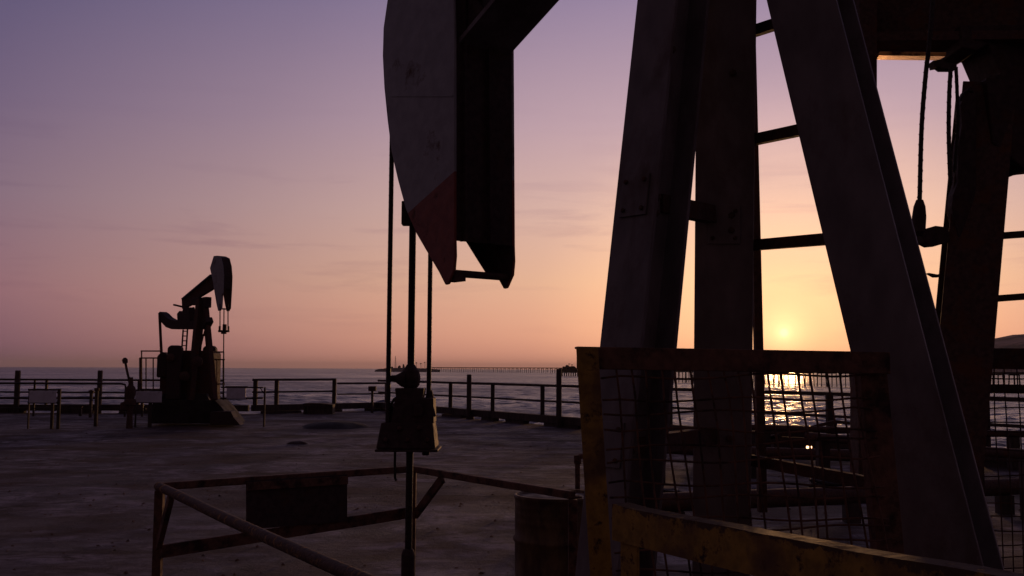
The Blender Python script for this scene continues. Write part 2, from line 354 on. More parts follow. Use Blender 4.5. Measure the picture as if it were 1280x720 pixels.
# hill on the shore
def hill():
    mb = MB(); nx, ny = 60, 16; vs = []; fs = []
    for i in range(nx):
        px = 1120+i*14
        prof = 462-27*min(1,max(0,(px-1130)/110))**1.1-40*(1-math.exp(-max(0,px-1240)/115))
        H = (462-prof)/FPX*4000
        for j in range(ny):
            t = j/(ny-1); hh = H*math.sin(min(1, t*1.0)*math.pi/2)**.8 if t < 1 else H
            Y = 3600+t*900; X = (px-640)/FPX*4000
            n = math.sin(X*.011+j)*.03+math.sin(X*.031+j*2.1)*.015+random.uniform(-.008,.008)
            vs.append((X, Y, SEA-3+(hh+9.7)*(1+n*(t > .15)) if j else SEA-3))
    for i in range(nx-1):
        for j in range(ny-1): fs.append((i*ny+j, (i+1)*ny+j, (i+1)*ny+j+1, i*ny+j+1))
    mb.add(vs, fs, 0, True); o = mb.build('hill', M['hill']); struct(o)
hill()

# sea air: one closed box of thin even haze round everything
def haze():
    m = bpy.data.materials.new('sea_haze'); m.use_nodes = True; t = m.node_tree; t.nodes.clear()
    v = N(t, 'ShaderNodeVolumePrincipled'); v.inputs['Color'].default_value = (.95,.88,.90,1); v.inputs['Density'].default_value = 2e-5; v.inputs['Anisotropy'].default_value = .3
    o_ = N(t, 'ShaderNodeOutputMaterial'); t.links.new(v.outputs[0], o_.inputs['Volume'])
    mb = MB(); mb.box((0,0,(SEA-1.5+330)/2), (130000,130000,330-SEA+1.5)); o = mb.build('haze', m); struct(o, 'stuff')
haze()

# low island with palms, a mast and shrubs
def blob(mb, c, sx, sy, sz, seed):
    rnd = random.Random(seed); bm = bmesh.new(); bmesh.ops.create_icosphere(bm, subdivisions=2, radius=1)
    vs = []
    for v in bm.verts:
        k = 1+rnd.uniform(-.28,.28); vs.append(Vector(c)+Vector((v.co.x*sx*k, v.co.y*sy*k, v.co.z*sz*k)))
    fs = [[v.index for v in f.verts] for f in bm.faces]; bm.free(); mb.add(vs, fs)
ZI = 3000
def zpx(y, Y, px=600): return at(px, y, Y).z
mb = MB()
ip = []
for k in range(31):
    px = 471+k*2.6; t = k/30; hpx = 2.2*math.sin(t*math.pi)**.6+random.uniform(0,.8)
    ip.append((px, hpx))
vs = []; fs = []
for px, hpx in ip:
    a = at(px, 461.5, ZI)
    for dy, hh in ((-60,-1),(-25,.8),(0,1),(25,.8),(60,-1)):
        vs.append((a.x, ZI+dy, SEA-1 if hh < 0 else SEA+6+hpx*2.4*hh))
n = 5
for i in range(len(ip)-1):
    for j in range(n-1): fs.append((i*n+j, (i+1)*n+j, (i+1)*n+j+1, i*n+j+1))
mb.add(vs, fs); struct(mb.build('island', M['far_wood']))
def palm(px, ytop, label, Y=ZI, base=SEA+9, g='palms on the small island'):
    p = at(px, 460, Y); p.z = base; top = at(px, ytop, Y); r = thing('palm_tree', p, label, 'palm tree', g)
    mb = MB(); mb.tube([p, (p+top)/2+Vector((.5,0,0)), top], .6, 6, .4); mb.build('trunk', M['far_wood'], r)
    mb = MB()
    for k in range(13):
        a = k*2*math.pi/13+random.random()*.3; L = random.uniform(3.6,5); up = random.uniform(-.1,.5)
        d = Vector((math.cos(a), math.sin(a), 0)); sd = Vector((-d.y, d.x, 0))
        pts = [top+d*L*t+Vector((0,0,L*(up*t*1.6-1.0*t*t))) for t in (0,.33,.66,1)]
        for i, wdt in enumerate((.7,.8,.5)):
            w2 = (.8,.5,.05)[i]
            mb.add([pts[i]-sd*wdt, pts[i]+sd*wdt, pts[i+1]+sd*w2, pts[i+1]-sd*w2], [(0,1,2,3)])
    mb.build('crown', M['foliage'], r)
palm(520.5, 453, 'leftmost of three tiny palms on the distant island'); palm(526, 454, 'middle palm of three on the distant island'); palm(531, 452.6, 'rightmost of three tiny palms on the distant island')
def shrub(px, wpx, hpx, label, Y=ZI, base=SEA+8, g='shrubs on the small island', dy=0):
    mb = MB(); s = Y/FPX; p = at(px, 460, Y); p.z = base; p.y += dy
    for k in range(4): blob(mb, p+Vector((random.uniform(-.3,.3)*wpx*s, random.uniform(-3,3), hpx*s*random.uniform(.35,.6))), wpx*s*.3, 4, hpx*s*random.uniform(.35,.5), px*7+k)
    o = mb.build('shrub', M['foliage'], loc=p); tag(o, label, 'shrub', g)
shrub(499.5, 4, 4.6, 'dark shrub beside the mast on the distant island'); shrub(504.5, 3.6, 6.4, 'taller shrub just left of the hanging rod on the distant island')
shrub(489, 4, 3.4, 'low shrub left of the mast on the distant island')
p = at(494.5, 460, ZI); p.z = SEA+8; top = at(494.3, 445, ZI)
mb = MB()
for sx, sy in ((-1,-1),(1,-1),(1,1),(-1,1)): mb.tube([p+Vector((sx*2.2,sy*2.2,0)), top+Vector((sx*.25,sy*.25,0))], .35, 5)
for k in range(8):
    t = k/8; q = p.lerp(top, t); h = 2.2*(1-t)+.25*t; q2 = p.lerp(top, t+.11)
    mb.bar(q+Vector((-h,-h,0)), q2+Vector((h,-h,0)), .25, .25); mb.bar(q+Vector((h,h,0)), q2+Vector((-h,h,0)), .25, .25)
tag(mb.build('lattice_mast', M['far_wood'], loc=p), 'thin tall lattice mast rising from the distant island', 'mast')

# long far causeway
def pier(name, P0, P1, deck_z, deck_t, width, nb, rows, pr, label, rail=True, hpile=0):
    P0, P1 = Vector(P0), Vector(P1); d = (P1-P0).normalized(); sd = Vector((-d.y, d.x, 0)); L = (P1-P0).length
    r = thing(name, (P0.x, P0.y, SEA), label, 'pier')
    mb = MB(); z = Vector((0,0,deck_z)); mb.bar(P0+z, P1+z, width, deck_t)
    for s2 in (-1,1): mb.bar(P0+z+sd*s2*width*.42-Vector((0,0,deck_t*.8)), P1+z+sd*s2*width*.42-Vector((0,0,deck_t*.8)), .4, deck_t*.5)
    mb.build('deck_slab', M['far_wood'], r)
    if rail:
        mb = MB()
        for s2 in (-1,1):
            q = sd*s2*width*.48+z+Vector((0,0,deck_t/2+1.1)); mb.bar(P0+q, P1+q, .12, .14)
            for k in range(int(L/ (L/nb/1))+1):
                b = P0+d*(L*k/nb)+sd*s2*width*.48+z+Vector((0,0,deck_t/2)); mb.bar(b, b+Vector((0,0,1.1)), .12, .12)
        mb.build('railing', M['far_wood'], r)
    for k in range(nb+1):
        c = P0+d*(L*(k+(random.uniform(-.28,.28) if rows > 2 else 0))/nb); mb = MB()
        for q in range(rows):
            o = sd*((q/(rows-1)-.5)*width*.85 if rows > 1 else 0); lean = sd*((q/(rows-1)-.5)*1.2 if rows > 1 else 0)+d*random.uniform(-.25,.25)
            mb.tube([Vector((c.x, c.y, SEA-1.5))+o+lean, Vector((c.x, c.y, deck_z-deck_t*1.1))+o], pr*random.uniform(.85,1.15), 6)
        cz = Vector((c.x, c.y, deck_z-deck_t*1.25)); mb.bar(cz-sd*width*.5, cz+sd*width*.5, pr*1.6, pr*1.6)
        mb.build('pile_bent', M['far_wood'], r)
a = at(538, 461, 3050); b = at(706, 461, 2650)
pier('causeway', (a.x, a.y, 0), (b.x, b.y, 0), 5.9, 1.3, 8, 34, 2, .8, 'long low causeway on thin piles crossing the far sea to the island', rail=False)
a = at(812, 462, 860); b = at(1480, 462, 400)
pier('timber_pier', (a.x, a.y, 0), (b.x, b.y, 0), 1.2, .8, 7, 40, 3, .32, 'dark timber pier on many piles seen through the wire mesh below the sun')

# small offshore platform with bushes and gear at the causeway end
YP = 1450
pc = at(711, 470, YP)
r = thing('offshore_platform', (pc.x, YP, SEA), 'small dark offshore platform at the right end of the causeway', 'platform')
s = YP/FPX; c = Vector((pc.x, YP, 0)); zt = zpx(465.5, YP, 711)
mb = MB(); mb.box(c+Vector((0,0,zt)), (26*s, 16, 1.2)); mb.box(c+Vector((1.5*s,0,zt+1.6*s)), (22*s, 12, 2.2*s)); mb.build('deck_slab', M['far_wood'], r)
for k in range(9):
    for q in (-6,6): mb = MB(); mb.tube([c+Vector(((-11+k*2.75)*s,q,SEA-1)), c+Vector(((-11+k*2.75)*s,q,zt))], .45, 6); mb.build('pile', M['far_wood'], r)
mb = MB()
for dx, y0, wd in ((-6,459,3.5),(-2,457.8,4),(2.5,458.8,4),(6,459.5,4),(9,461,3)): mb.box(c+Vector((dx*s,0,(zt+zpx(y0,YP,711))/2+1)), (wd*s, 7, (zpx(y0,YP,711)-zt)))
blob(mb, c+Vector((-9*s,0,zt+3*s)), 2.6*s, 4, 2.3*s, 3); blob(mb, c+Vector((0,0,zt+5*s)), 4*s, 4, 2.5*s, 4); blob(mb, c+Vector((5*s,0,zt+4.5*s)), 3.5*s, 4, 3.2*s, 5)
mb.build('deckhouse', M['far_wood'], r)
mb = MB()
for dx, y0 in ((0,454.5),(3.5,455.6),(-3,456.2)):
    b = c+Vector((dx*s,0,zt)); t2 = Vector((c.x+dx*s, YP, zpx(y0,YP,711))); mb.tube([b,t2], .3, 5); mb.box(t2+Vector((.8,0,-.5)), (2.6, .6, .9))
mb.build('crane_mast', M['far_wood'], r)

# ------------------------------------------------------------------ deck edge: kerb timbers, railings, posts
def kerb(P0, P1, label):
    d = (P1-P0).normalized(); L = (P1-P0).length; inn = Vector((d.y,-d.x,0))
    r = thing('kerb_timber', P0, label, 'kerb', 'timber kerbs along the deck edge')
    n = max(1, int(L/6)); mb = MB()
    for k in range(n):
        a = P0+d*(L*k/n+.015)+inn*.16; b = P0+d*(L*(k+1)/n-.015)+inn*.16; z = Vector((0,0,.205+random.uniform(-.012,.012)))
        mb.bar(a+z, b+z, .26, .23)
    mb.build('beam', M['wood'], r, bevel=.012)
    k = .4
    while k < L-.5:
        ln = random.uniform(.5,1.9); e = min(L, k+ln); mb = MB(); mb.bar(P0+d*k+inn*.16+Vector((0,0,.045)), P0+d*e+inn*.16+Vector((0,0,.045)), .22, .088); k = e+random.uniform(.5,1.6); mb.build('block', M['wood'], r)
kerb(EDGE0, EDGE1, 'low timber kerb along the left deck edge behind the far pumpjack')
kerb(EDGE1, EDGE2, 'short low timber kerb under the thick framed railing right of the far pumpjack')
kerb(EDGE2, EDGE3, 'long low timber kerb running towards the camera on the right deck edge')
def pr_x(P):   # pixel x of a world point (for reading positions back)
    v = CR.transposed() @ (Vector(P)-CP); return 640+FPX*v.x/-v.z
def on_edge(P0, P1, px):
    n = (P1-P0).cross(Vector((0,0,1))); p = onplane(px, 500, P0, n); return Vector((p.x, p.y, 0))
def railing(P0, P1, xs, ht, mid, label, rt=.07, pw=.11, m='wood', extra=()):
    d = (P1-P0).normalized(); inn = Vector((d.y,-d.x,0))*.16
    r = thing('railing', P0, label, 'railing', 'railings round the deck')
    mb = MB(); z = Vector((0,0,ht-rt/2)); mb.bar(P0+inn+z, P1+inn+z, .1, rt); mb.build('top_rail', M[m], r, bevel=.008)
    mb = MB(); z = Vector((0,0,mid)); mb.bar(P0+inn+z, P1+inn+z, .06, rt*.75); mb.build('mid_rail', M[m], r, bevel=.006)
    for px in xs:
        p = on_edge(P0, P1, px) if not isinstance(px, Vector) else px
        mb = MB(); mb.bar(p+inn+Vector((0,0,.29)), p+inn+Vector((0,0,ht-.005)), pw, pw); mb.build('post', M[m], r)
    return r
E0, E1, E2, E3 = EDGE0, EDGE1, EDGE2, EDGE3
railing(E0, on_edge(E0,E1,280), (60, 175, 270), 1.26, .76, 'thin two bar railing at the left deck edge behind the pale sign boards', .075, .08, 'pipe_grey')
railing(E1, on_edge(E1,E2,416), (316.5, 343, 415), 1.30, .80, 'thick framed railing section standing above the bench right of the far pumpjack', .085, .14)
railing(on_edge(E1,E2,419), E2, (480,), 1.14, .68, 'lower short railing section left of the hanging cable', .075, .12)
railing(E2, on_edge(E2,E3,2400), (568,621,683.5,770,843,905,1043,1078,1237,1300), 1.25, .74, 'long two bar railing along the right deck edge below the causeway', .08, .13)
def timber_post(px, ytop, P0, P1, wd, label):
    p = on_edge(P0, P1, px); d = (P1-P0).normalized(); p += Vector((d.y,-d.x,0))*.40
    top = at(px, ytop, p.y).z
    mb = MB(); mb.lathe(p, [(wd/2*1.05,0),(wd/2,.3),(wd/2*.96,top-.03),(wd/2*.85,top)], 10)
    tag(mb.build('timber_post', M['wood'], loc=p), label, 'post', 'tall timber posts at the deck edge')
timber_post(27.5, 463, E0, E1, .21, 'tall round timber post standing at the far left end of the deck edge')
timber_post(129.5, 463, E0, E1, .19, 'tall round timber post just left of the tilted lever valve')
timber_post(599, 468, E2, E3, .17, 'tall timber post rising above the right railing beside a small cleat')
timber_post(712.5, 461, E2, E3, .17, 'tall timber post at the right railing below the offshore platform')
# horizontal service pipes on the left
def pipes_left():
    p0 = ground(-40, 521); Y = 34.5
    r = thing('service_pipes', (at(0,510,Y).x, Y, 0), 'bundle of thin horizontal service pipes running along the left deck edge', 'pipes')
    def X(px): return at(px, 490, Y).x
    def z(y): return at(80, y, Y).z
    for name, pts, rad in (('bent_pipe', [(X(-60),Y,z(479.5)),(X(150),Y,z(479.3)),(X(156),Y,z(480.3)),(X(157),Y,z(484)),(X(157),Y,0)], .035),
                           ('pipe', [(X(-60),Y+.3,z(498.5)),(X(152),Y+.3,z(497.5)),(X(157),Y+.3,z(499)),(X(158),Y+.3,0)], .04),
                           ('pipe', [(X(70),Y+.2,z(507.5)),(X(178),Y+.2,z(506.5))], .02),
                           ('pipe', [(X(-60),Y+.1,z(511)),(X(182),Y+.1,z(510.5))], .02)):
        mb = MB(); mb.tube(pts, rad, 8); mb.build(name, M['pipe_grey'], r)
    for px in (42, 113, 178):
        mb = MB(); mb.bar((X(px),Y+.06,0), (X(px),Y+.06,z(476 if px == 42 else 487)), .06, .05); mb.build('support', M['pipe_grey'], r)
pipes_left()
def sign(px0, py0, px1, py1, Y, posts, label, tilt=0):
    a = at(px0, py0, Y); b = at(px1, py1, Y); c = (a+b)/2
    r = thing('sign_board', (c.x, Y, 0), label, 'sign', 'pale sign boards on the deck')
    mb = MB(); mb.box(c, (b.x-a.x, .03, a.z-b.z)); mb.build('panel', M['sign'], r, bevel=.004)
    mb = MB(); h = (a.z-b.z)/2
    mb.bar((a.x-.05,Y+.03,a.z+.03), (b.x+.05,Y+.03,a.z+.03), .05, .05); mb.bar((a.x-.05,Y+.035,b.z-.0), (b.x+.05,Y+.035,b.z-.0), .04, .05)
    mb.build('frame', M['pipe_grey'], r)
    for px, wd, top in posts:
        x = at(px, 500, Y).x; mb = MB(); mb.bar((x,Y+.07,0), (x,Y+.07,at(px,top,Y).z), wd, .06); mb.build('post', M['wood'], r)
sign(37, 488.5, 70, 503.5, 27.5, ((72.5,.08,486),(64.5,.07,503),(35,.03,488)), 'pale rectangular sign board at the far left edge of the deck with thick right post')
sign(170, 489, 202, 503, 28.5, ((187,.09,501),(169,.03,488)), 'pale sign board standing against the far pumpjack base beside the lever valve')
sign(283.5, 485, 307, 498.5, 29, ((330,.045,484),), 'pale small sign board hung in a pipe frame right of the far pumpjack')
# pipe frame carrying that board
r = thing('pipe_frame', ground(330, 532), 'thin pipe frame extending right from the small pale sign board', 'pipe frame'); Y = 29.05
mb = MB(); X = lambda px: at(px, 490, Y).x; z = lambda y: at(300, y, Y).z
mb.tube([(X(276),Y,z(484.3)),(X(329),Y,z(484.3))], .022, 6); mb.build('top_bar', M['pipe_grey'], r)
mb = MB(); mb.tube([(X(276),Y,z(498)),(X(329),Y,z(497.5))], .028, 6); mb.build('lower_bar', M['pipe_grey'], r)
mb = MB(); mb.tube([(X(325.5),Y,z(485)),(X(329.5),Y,z(491))], .016, 6); mb.build('brace', M['pipe_grey'], r)
# lever valve
Y = 28.0; g = ground(162, 536)
r = thing('lever_valve', (at(161.5,530,Y).x, Y, 0), 'dark valve stand with a long tilted lever left of the far pumpjack', 'valve')
A = lambda x, y: at(x, y, Y)
mb = MB(); mb.lathe((A(161.8,530).x, Y, 0), [(.09,0),(.07,.5),(.10,.62),(.16,.66),(.16,.78),(.11,.82),(.14,1.0),(.13,1.12),(.07,1.2),(.05,1.42)], 14); mb.build('body', M['dark_steel'], r)
mb = MB(); mb.tube([A(162.5,480), A(158,460), A(156,448)], .035, 8); mb.lathe(A(156.4,452), [(.02,-.06),(.07,-.04),(.08,.06),(.03,.11)], 10, (A(155.6,445)-A(156.8,452)).normalized()); mb.build('lever', M['dark_steel'], r)
mb = MB(); mb.lathe(A(156,508)+Vector((0,0,-.12)), [(.03,0),(.12,.03),(.12,.22),(.03,.26)], 12); mb.bar(A(156,508), A(161,508), .05, .05); mb.build('side_valve', M['dark_steel'], r)
# small stands
def stand(px, ytop, ybot, label, cap=.16):
    g = ground(px, ybot); t2 = at(px, ytop, g.y)
    r = thing('post_stand', g, label, 'post')
    mb = MB(); mb.bar(g, Vector((g.x,g.y,t2.z-cap*.8)), .085, .085); mb.build('post', M['wood'], r)
    mb = MB(); mb.box((g.x, g.y, t2.z-cap*.4), (cap*1.3, cap, cap*.85)); mb.build('box_head', M['dark_steel'], r, bevel=.01)
stand(465, 483, 516, 'short post with a small square box on top near the railing corner', .22)
stand(119.5, 485, 533, 'short plain post standing between the left sign board and tall timber post', .1)
stand(100.3, 506.5, 520, 'tiny stub post at the left deck edge below the service pipes', .1)
stand(113, 488, 522, 'thin valve post with a small block right of the left sign board', .12)
# bench-like box by the railing
g = ground(397, 517.5); r = thing('bench_box', g, 'low dark bench shaped box in front of the thick framed railing', 'bench'); k = g.y/FPX
mb = MB(); mb.prism([g+Vector((-18.5*k,0,9*k)), g+Vector((-18.5*k,0,12.5*k)), g+Vector((-14*k,0,13.4*k)), g+Vector((3*k,0,13.2*k)), g+Vector((18*k,0,11.6*k)), g+Vector((18*k,0,9*k))], (0,.6,0)); mb.build('lid', M['wood'], r)
mb = MB(); mb.box(g+Vector((2.5*k,.3,4.5*k)), (31*k,.5,9*k)); mb.build('body', M['wood'], r)
mb = MB(); mb.box(g+Vector((-17.2*k,.3,4.5*k)), (2.4*k,.4,9*k)); mb.build('leg', M['wood'], r)
# cleat by the right timber post
g = on_edge(E2,E3,594)+Vector((-.2,-.5,0)); mb = MB(); kk = g.y/FPX
mb.lathe(g, [(3.4*kk,0),(3.2*kk,5*kk),(2.2*kk,7.5*kk),(1.5*kk,13*kk),(1.9*kk,15.5*kk),(.8*kk,17.5*kk)], 12); mb.box(g+Vector((4*kk,0,2.5*kk)), (5*kk,.2,6*kk))
tag(mb.build('mooring_cleat', M['black_steel'], loc=g), 'small dark mooring cleat at the foot of a tall timber post on the right edge', 'cleat')
# cluttered pipework and boxes on the deck seen through the mesh
def crate(px0, px1, ytop, ybot, label, m='black_steel', dep=.8):
    g = ground((px0+px1)/2, ybot); k = g.y/FPX; wd = (px1-px0)*k; h = (ybot-ytop)*k
    r = thing('equipment_box', g, label, 'equipment')
    mb = MB(); mb.box(g+Vector((0,dep/2,h*.45)), (wd, dep, h*.9)); mb.build('body', M[m], r, bevel=.02)
    mb = MB(); mb.box(g+Vector((0,dep/2,h*.95)), (wd*1.06, dep*1.06, h*.1)); mb.build('lid', M[m], r, bevel=.01)
crate(800, 832, 560, 606, 'dark square equipment box behind the pale left leg of the pumpjack')
crate(968, 1008, 534, 562, 'dark box on the deck seen through mesh below the glittering water')
crate(1085, 1120, 566, 600, 'dark box behind the right side of the mesh guard', dep=.6)
crate(880, 935, 556, 590, 'dark low box behind the middle pumpjack leg')
def deckpipe(p, q, ya, yb, rad, hgt, label, m='dark_steel'):
    a = ground(p, ya); b = ground(q, yb); r = thing('deck_pipe', a, label, 'pipe', 'pipes lying on blocks behind the mesh guard')
    mb = MB(); z = Vector((0,0,hgt)); mid = (a+b)/2+z+Vector((0,0,-.02)); mb.tube([a+z, mid, b+z], rad, 10); mb.build('pipe', M[m], r)
    for t in (.08,.5,.92):
        c = a.lerp(b, t); mb = MB(); mb.box(c+Vector((0,0,(hgt-rad)/2)), (.16,.16,hgt-rad)); mb.build('support', M['wood'], r)
def coil(px, py, rr, label, n=6):
    g = ground(px, py); pts = []; 
    for k in range(n*18):
        a = k*2*math.pi/18; q = rr*(1+.12*math.sin(k*.37)+.06*math.sin(k*1.3)); pts.append(g+Vector((math.cos(a)*q, math.sin(a)*q*.8, .03+.028*(k/18)+.02*math.sin(k*.9))))
    pts.append(pts[-1]+Vector((rr*.9,-.2,-.1))); mb = MB(); mb.tube(pts, .022, 6); tag(mb.build('cable_coil', M['rope'], loc=g), label, 'cable', 'coils of old cable on the deck')
coil(1046, 618, .38, 'coil of old cable lying behind the right half of the mesh guard'); coil(815, 628, .3, 'coil of old cable at the foot of the pale left leg', 5)
r = thing('pipe_frame', ground(1010, 575), 'low bent pipe frame with a slanting brace near the railing behind the mesh', 'pipe frame'); Y = ground(1010, 575).y
for nm, a, b in (('top_bar',(958,548),(1044,527)), ('top_bar',(1044,527),(1078,531)), ('post',(1044,527),(1044,572)), ('brace',(1080,531),(1054,552)), ('lower_bar',(950,549),(1092,556)), ('post',(958,548),(958,575))):
    mb = MB(); mb.bar(at(*a,Y), at(*b,Y), .05, .06 if nm != 'lower_bar' else .14); mb.build(nm, M['dark_steel'], r)
deckpipe(790, 1110, 590, 606, .09, .42, 'rear dark pipe on blocks crossing the deck behind the mesh guard')
deckpipe(800, 1290, 668, 640, .10, .32, 'nearest thick pipe on blocks behind the mesh guard')
deckpipe(930, 1300, 575, 588, .06, .62, 'thin raised pipe close to the right railing behind the guard')
deckpipe(1010, 1320, 610, 655, .06, .75, 'thin slanting pipe behind the rear pumpjack leg')
# handle-like stand pipe near the drum
g = ground(722, 640); mb = MB(); t2 = at(722, 569, g.y); mb.tube([g, Vector((g.x,g.y,t2.z-.05)), Vector((g.x+.02,g.y,t2.z-.012)), Vector((g.x+.3,g.y-.1,t2.z))], .032, 10)
mb.lathe(Vector((g.x,g.y,t2.z-.1)), [(.045,0),(.045,.1)], 12)
tag(mb.build('standpipe', M['rust_brown'], loc=g), 'short rusty standpipe with bent top just left of the yellow guard post', 'pipe')

# ------------------------------------------------------------------ pumpjack head builder (shared by both units)
UP = Vector((0,0,1))
def side_plate_obj(name, pts, wdir, th, parent, cut=None, m1='grey_paint', face=-1):
    mb = MB(); mb.prism(pts, wdir*th); o = mb.build(name, [M[m1], M['red_paint'], M['black_steel']], parent)
    if cut is not None:
        co, no = cut; off = Vector(parent['_org'])
        bm = bmesh.new(); bm.from_mesh(o.data)
        bmesh.ops.bisect_plane(bm, geom=bm.verts[:]+bm.edges[:]+bm.faces[:], plane_co=co-off, plane_no=no, dist=1e-4)
        for f in bm.faces:
            f.material_index = 2 if f.normal.dot(wdir)*face < -.5 else (1 if (f.calc_center_median()-(co-off)).dot(no) > 0 else 0)
        bm.to_mesh(o.data); bm.free()
    b = o.modifiers.new('bevel', 'BEVEL'); b.width = .004; b.segments = 1; b.limit_method = 'ANGLE'
    return o

# ------------------------------------------------------------------ foreground pumpjack
aA = R(38)
U = Vector((math.sin(aA), -math.cos(aA), 0)); W = Vector((math.cos(aA), math.sin(aA), 0))   # U: head -> post, W: near side -> far side
F = at(512.5, 500, 5.2); F.z = 0
HW = .36
unit = thing('pumpjack', (at(900,900,3.7).x, 3.7, 0), 'large foreground pumpjack with a grey and red tipped horse head towering over its wellhead', 'pumpjack', 'pumpjacks on the deck')
# horse head profile measured in the near plate's plane
O = F-W*(HW/2)
prof_px = [(568,300),(568,150),(568,40),(566,-60),(556,-210),(540,-225),(517,-190),(500,-120),(488,-50),(484,0),(479,35),(478,70),(480,110),(484,150),(489,190),(497,225),(507,262),(520,292),(535,318),(548,340),(556,356),(560,355),(567,338),(568.5,320)]
plate = [onplane(x, y, O, W) for x, y in prof_px]
head = MB()
ca = onplane(508, 268, O, W); cb2 = onplane(568, 214, O, W)
cutn = (cb2-ca).cross(W).normalized()
if cutn.z > 0: cutn = -cutn
side_plate_obj('head_side_plate', plate, W, .016, unit, (ca, cutn))
side_plate_obj('head_side_plate', [p+W*(HW-.016) for p in plate], W, .016, unit, (ca, cutn), face=1)
for k_, (x0, y0, x1, y1) in enumerate(((486,120,568,120),(480,-20,568,-20))):
    a_ = onplane(x0+3, y0, O, W); b_ = onplane(x1-2, y1, O, W); mb = MB(); mb.bar(a_-W*.001, b_-W*.001, .006, .006); mb.build('weld_seam', M['grey_paint'], unit)
# back web and curved front plate between them, both ending above the tips
bk = [p for p in plate[:4]]
mb = MB(); th = U*.014
i1 = W*.018; i2 = W*(HW-.018)
for k in range(3):
    a0, a1 = bk[k], bk[k+1]; mb.hexa([a0+i1-U*.004, a0+i2-U*.004, a0+i2-U*.018, a0+i1-U*.018], [a1+i1-U*.004, a1+i2-U*.004, a1+i2-U*.018, a1+i1-U*.018])
mb.build('head_back_plate', M['black_steel'], unit)
fr = plate[5:18]; mb = MB()
for k in range(len(fr)-1):
    a0, a1 = fr[k]+U*.012, fr[k+1]+U*.012; mb.hexa([a0+i1, a0+i2, a0+i2+U*.014, a0+i1+U*.014], [a1+i1, a1+i2, a1+i2+U*.014, a1+i1+U*.014])
mb.build('head_track', M['black_steel'], unit)
lip = plate[14:20]
for e0, e1 in ((HW-.082, HW-.018), (.018, .06)):
    mb = MB()
    for k in range(len(lip)-1):
        a0, a1 = lip[k]+U*.012, lip[k+1]+U*.012; mb.hexa([a0+W*e0, a0+W*e1, a0+W*e1+U*.012, a0+W*e0+U*.012], [a1+W*e0, a1+W*e1, a1+W*e1+U*.012, a1+W*e0+U*.012])
    mb.build('track_lip', M['black_steel'], unit)
cbp = onplane(560, 341, O, W); mb = MB(); mb.tube([cbp+W*.004, cbp+W*(HW-.004)], .018, 10); mb.box(cbp+W*.03+U*.035-UP*.02, (.09,.03,.045), (U,W,UP)); mb.build('head_crossbar', M['dark_steel'], unit)
# stiffeners on the back: two vertical flanges
mb = MB()
for k in (.15, .55):
    a0 = plate[0]+W*HW*k+U*.0; a1 = plate[3]+W*HW*k; mb.bar(a0, a1, .05, .012, W)
mb.build('head_stiffener', M['black_steel'], unit)
# walking beam, rising towards the post
mid = O+U*.0+W*HW/2
bw = F+W*(HW/2)
b0 = onplane(645, 68, bw, W); b1 = onplane(707, 0, bw, W)
bd = (b1-b0).normalized(); nb = bd.cross(W).normalized()
if nb.z < 0: nb = -nb
BD = .46
start = b0-W*(HW/2)-bd*.22+nb*(BD/2)
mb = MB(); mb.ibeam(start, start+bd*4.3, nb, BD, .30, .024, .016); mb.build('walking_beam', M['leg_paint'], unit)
# gusset where the beam meets the head
mb = MB(); g0 = start+bd*.16
for s2 in (-.11,.11): mb.prism([g0+W*s2-nb*.22, g0+W*s2+bd*.25-nb*.22, g0+W*s2+nb*.6-bd*.1], W*.012)
mb.build('gusset', M['black_steel'], unit)
# post legs
def leg(p1, d1, p2, d2, zt, zb, sz, nrm, name='leg', m='leg_paint', par=None, fw=None, sect='I'):
    a = at(*p1, d1); b = at(*p2, d2); d = b-a
    top = a+d*((zt-a.z)/d.z); bot = a+d*((zb-a.z)/d.z); mb = MB()
    mb.ibeam(top, bot, nrm, sz, fw or sz, .016, .012)
    return mb.build(name, M[m], par or unit, bevel=.003), top, bot
VN = Vector((-.75,-.66,0))
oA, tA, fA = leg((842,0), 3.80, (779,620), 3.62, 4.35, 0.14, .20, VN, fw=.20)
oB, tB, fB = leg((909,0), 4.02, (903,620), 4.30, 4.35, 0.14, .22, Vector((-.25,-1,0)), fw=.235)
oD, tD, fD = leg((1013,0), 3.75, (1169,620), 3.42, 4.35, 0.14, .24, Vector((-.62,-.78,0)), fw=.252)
apex = (tA+tB+tD)/3
mb = MB(); mb.box(apex+Vector((0,0,.06)), (.6,.6,.1), (U,W,UP)); mb.box(apex+Vector((0,0,.2)), (.3,.5,.2), (U,W,UP)); mb.build('saddle_bearing', M['black_steel'], unit)
mb = MB()
for f_ in (fA, fB, fD): mb.box(f_-Vector((0,0,.0)), (.4,.4,.03), (U,W,UP))
mb.build('foot_plate', M['dark_steel'], unit)
# skid under the unit
r2 = thing('skid_base', (fD.x, fD.y, 0), 'dark steel skid base under the foreground pumpjack legs', 'skid')
for s2 in (-.42,.42):
    a = fA*.5+fB*.5; c0 = Vector((a.x, a.y, .062))+W*s2-U*.3; mb = MB(); mb.ibeam(c0, c0+U*4.2, UP, .12, .16); mb.build('skid_rail', M['dark_steel'], r2)
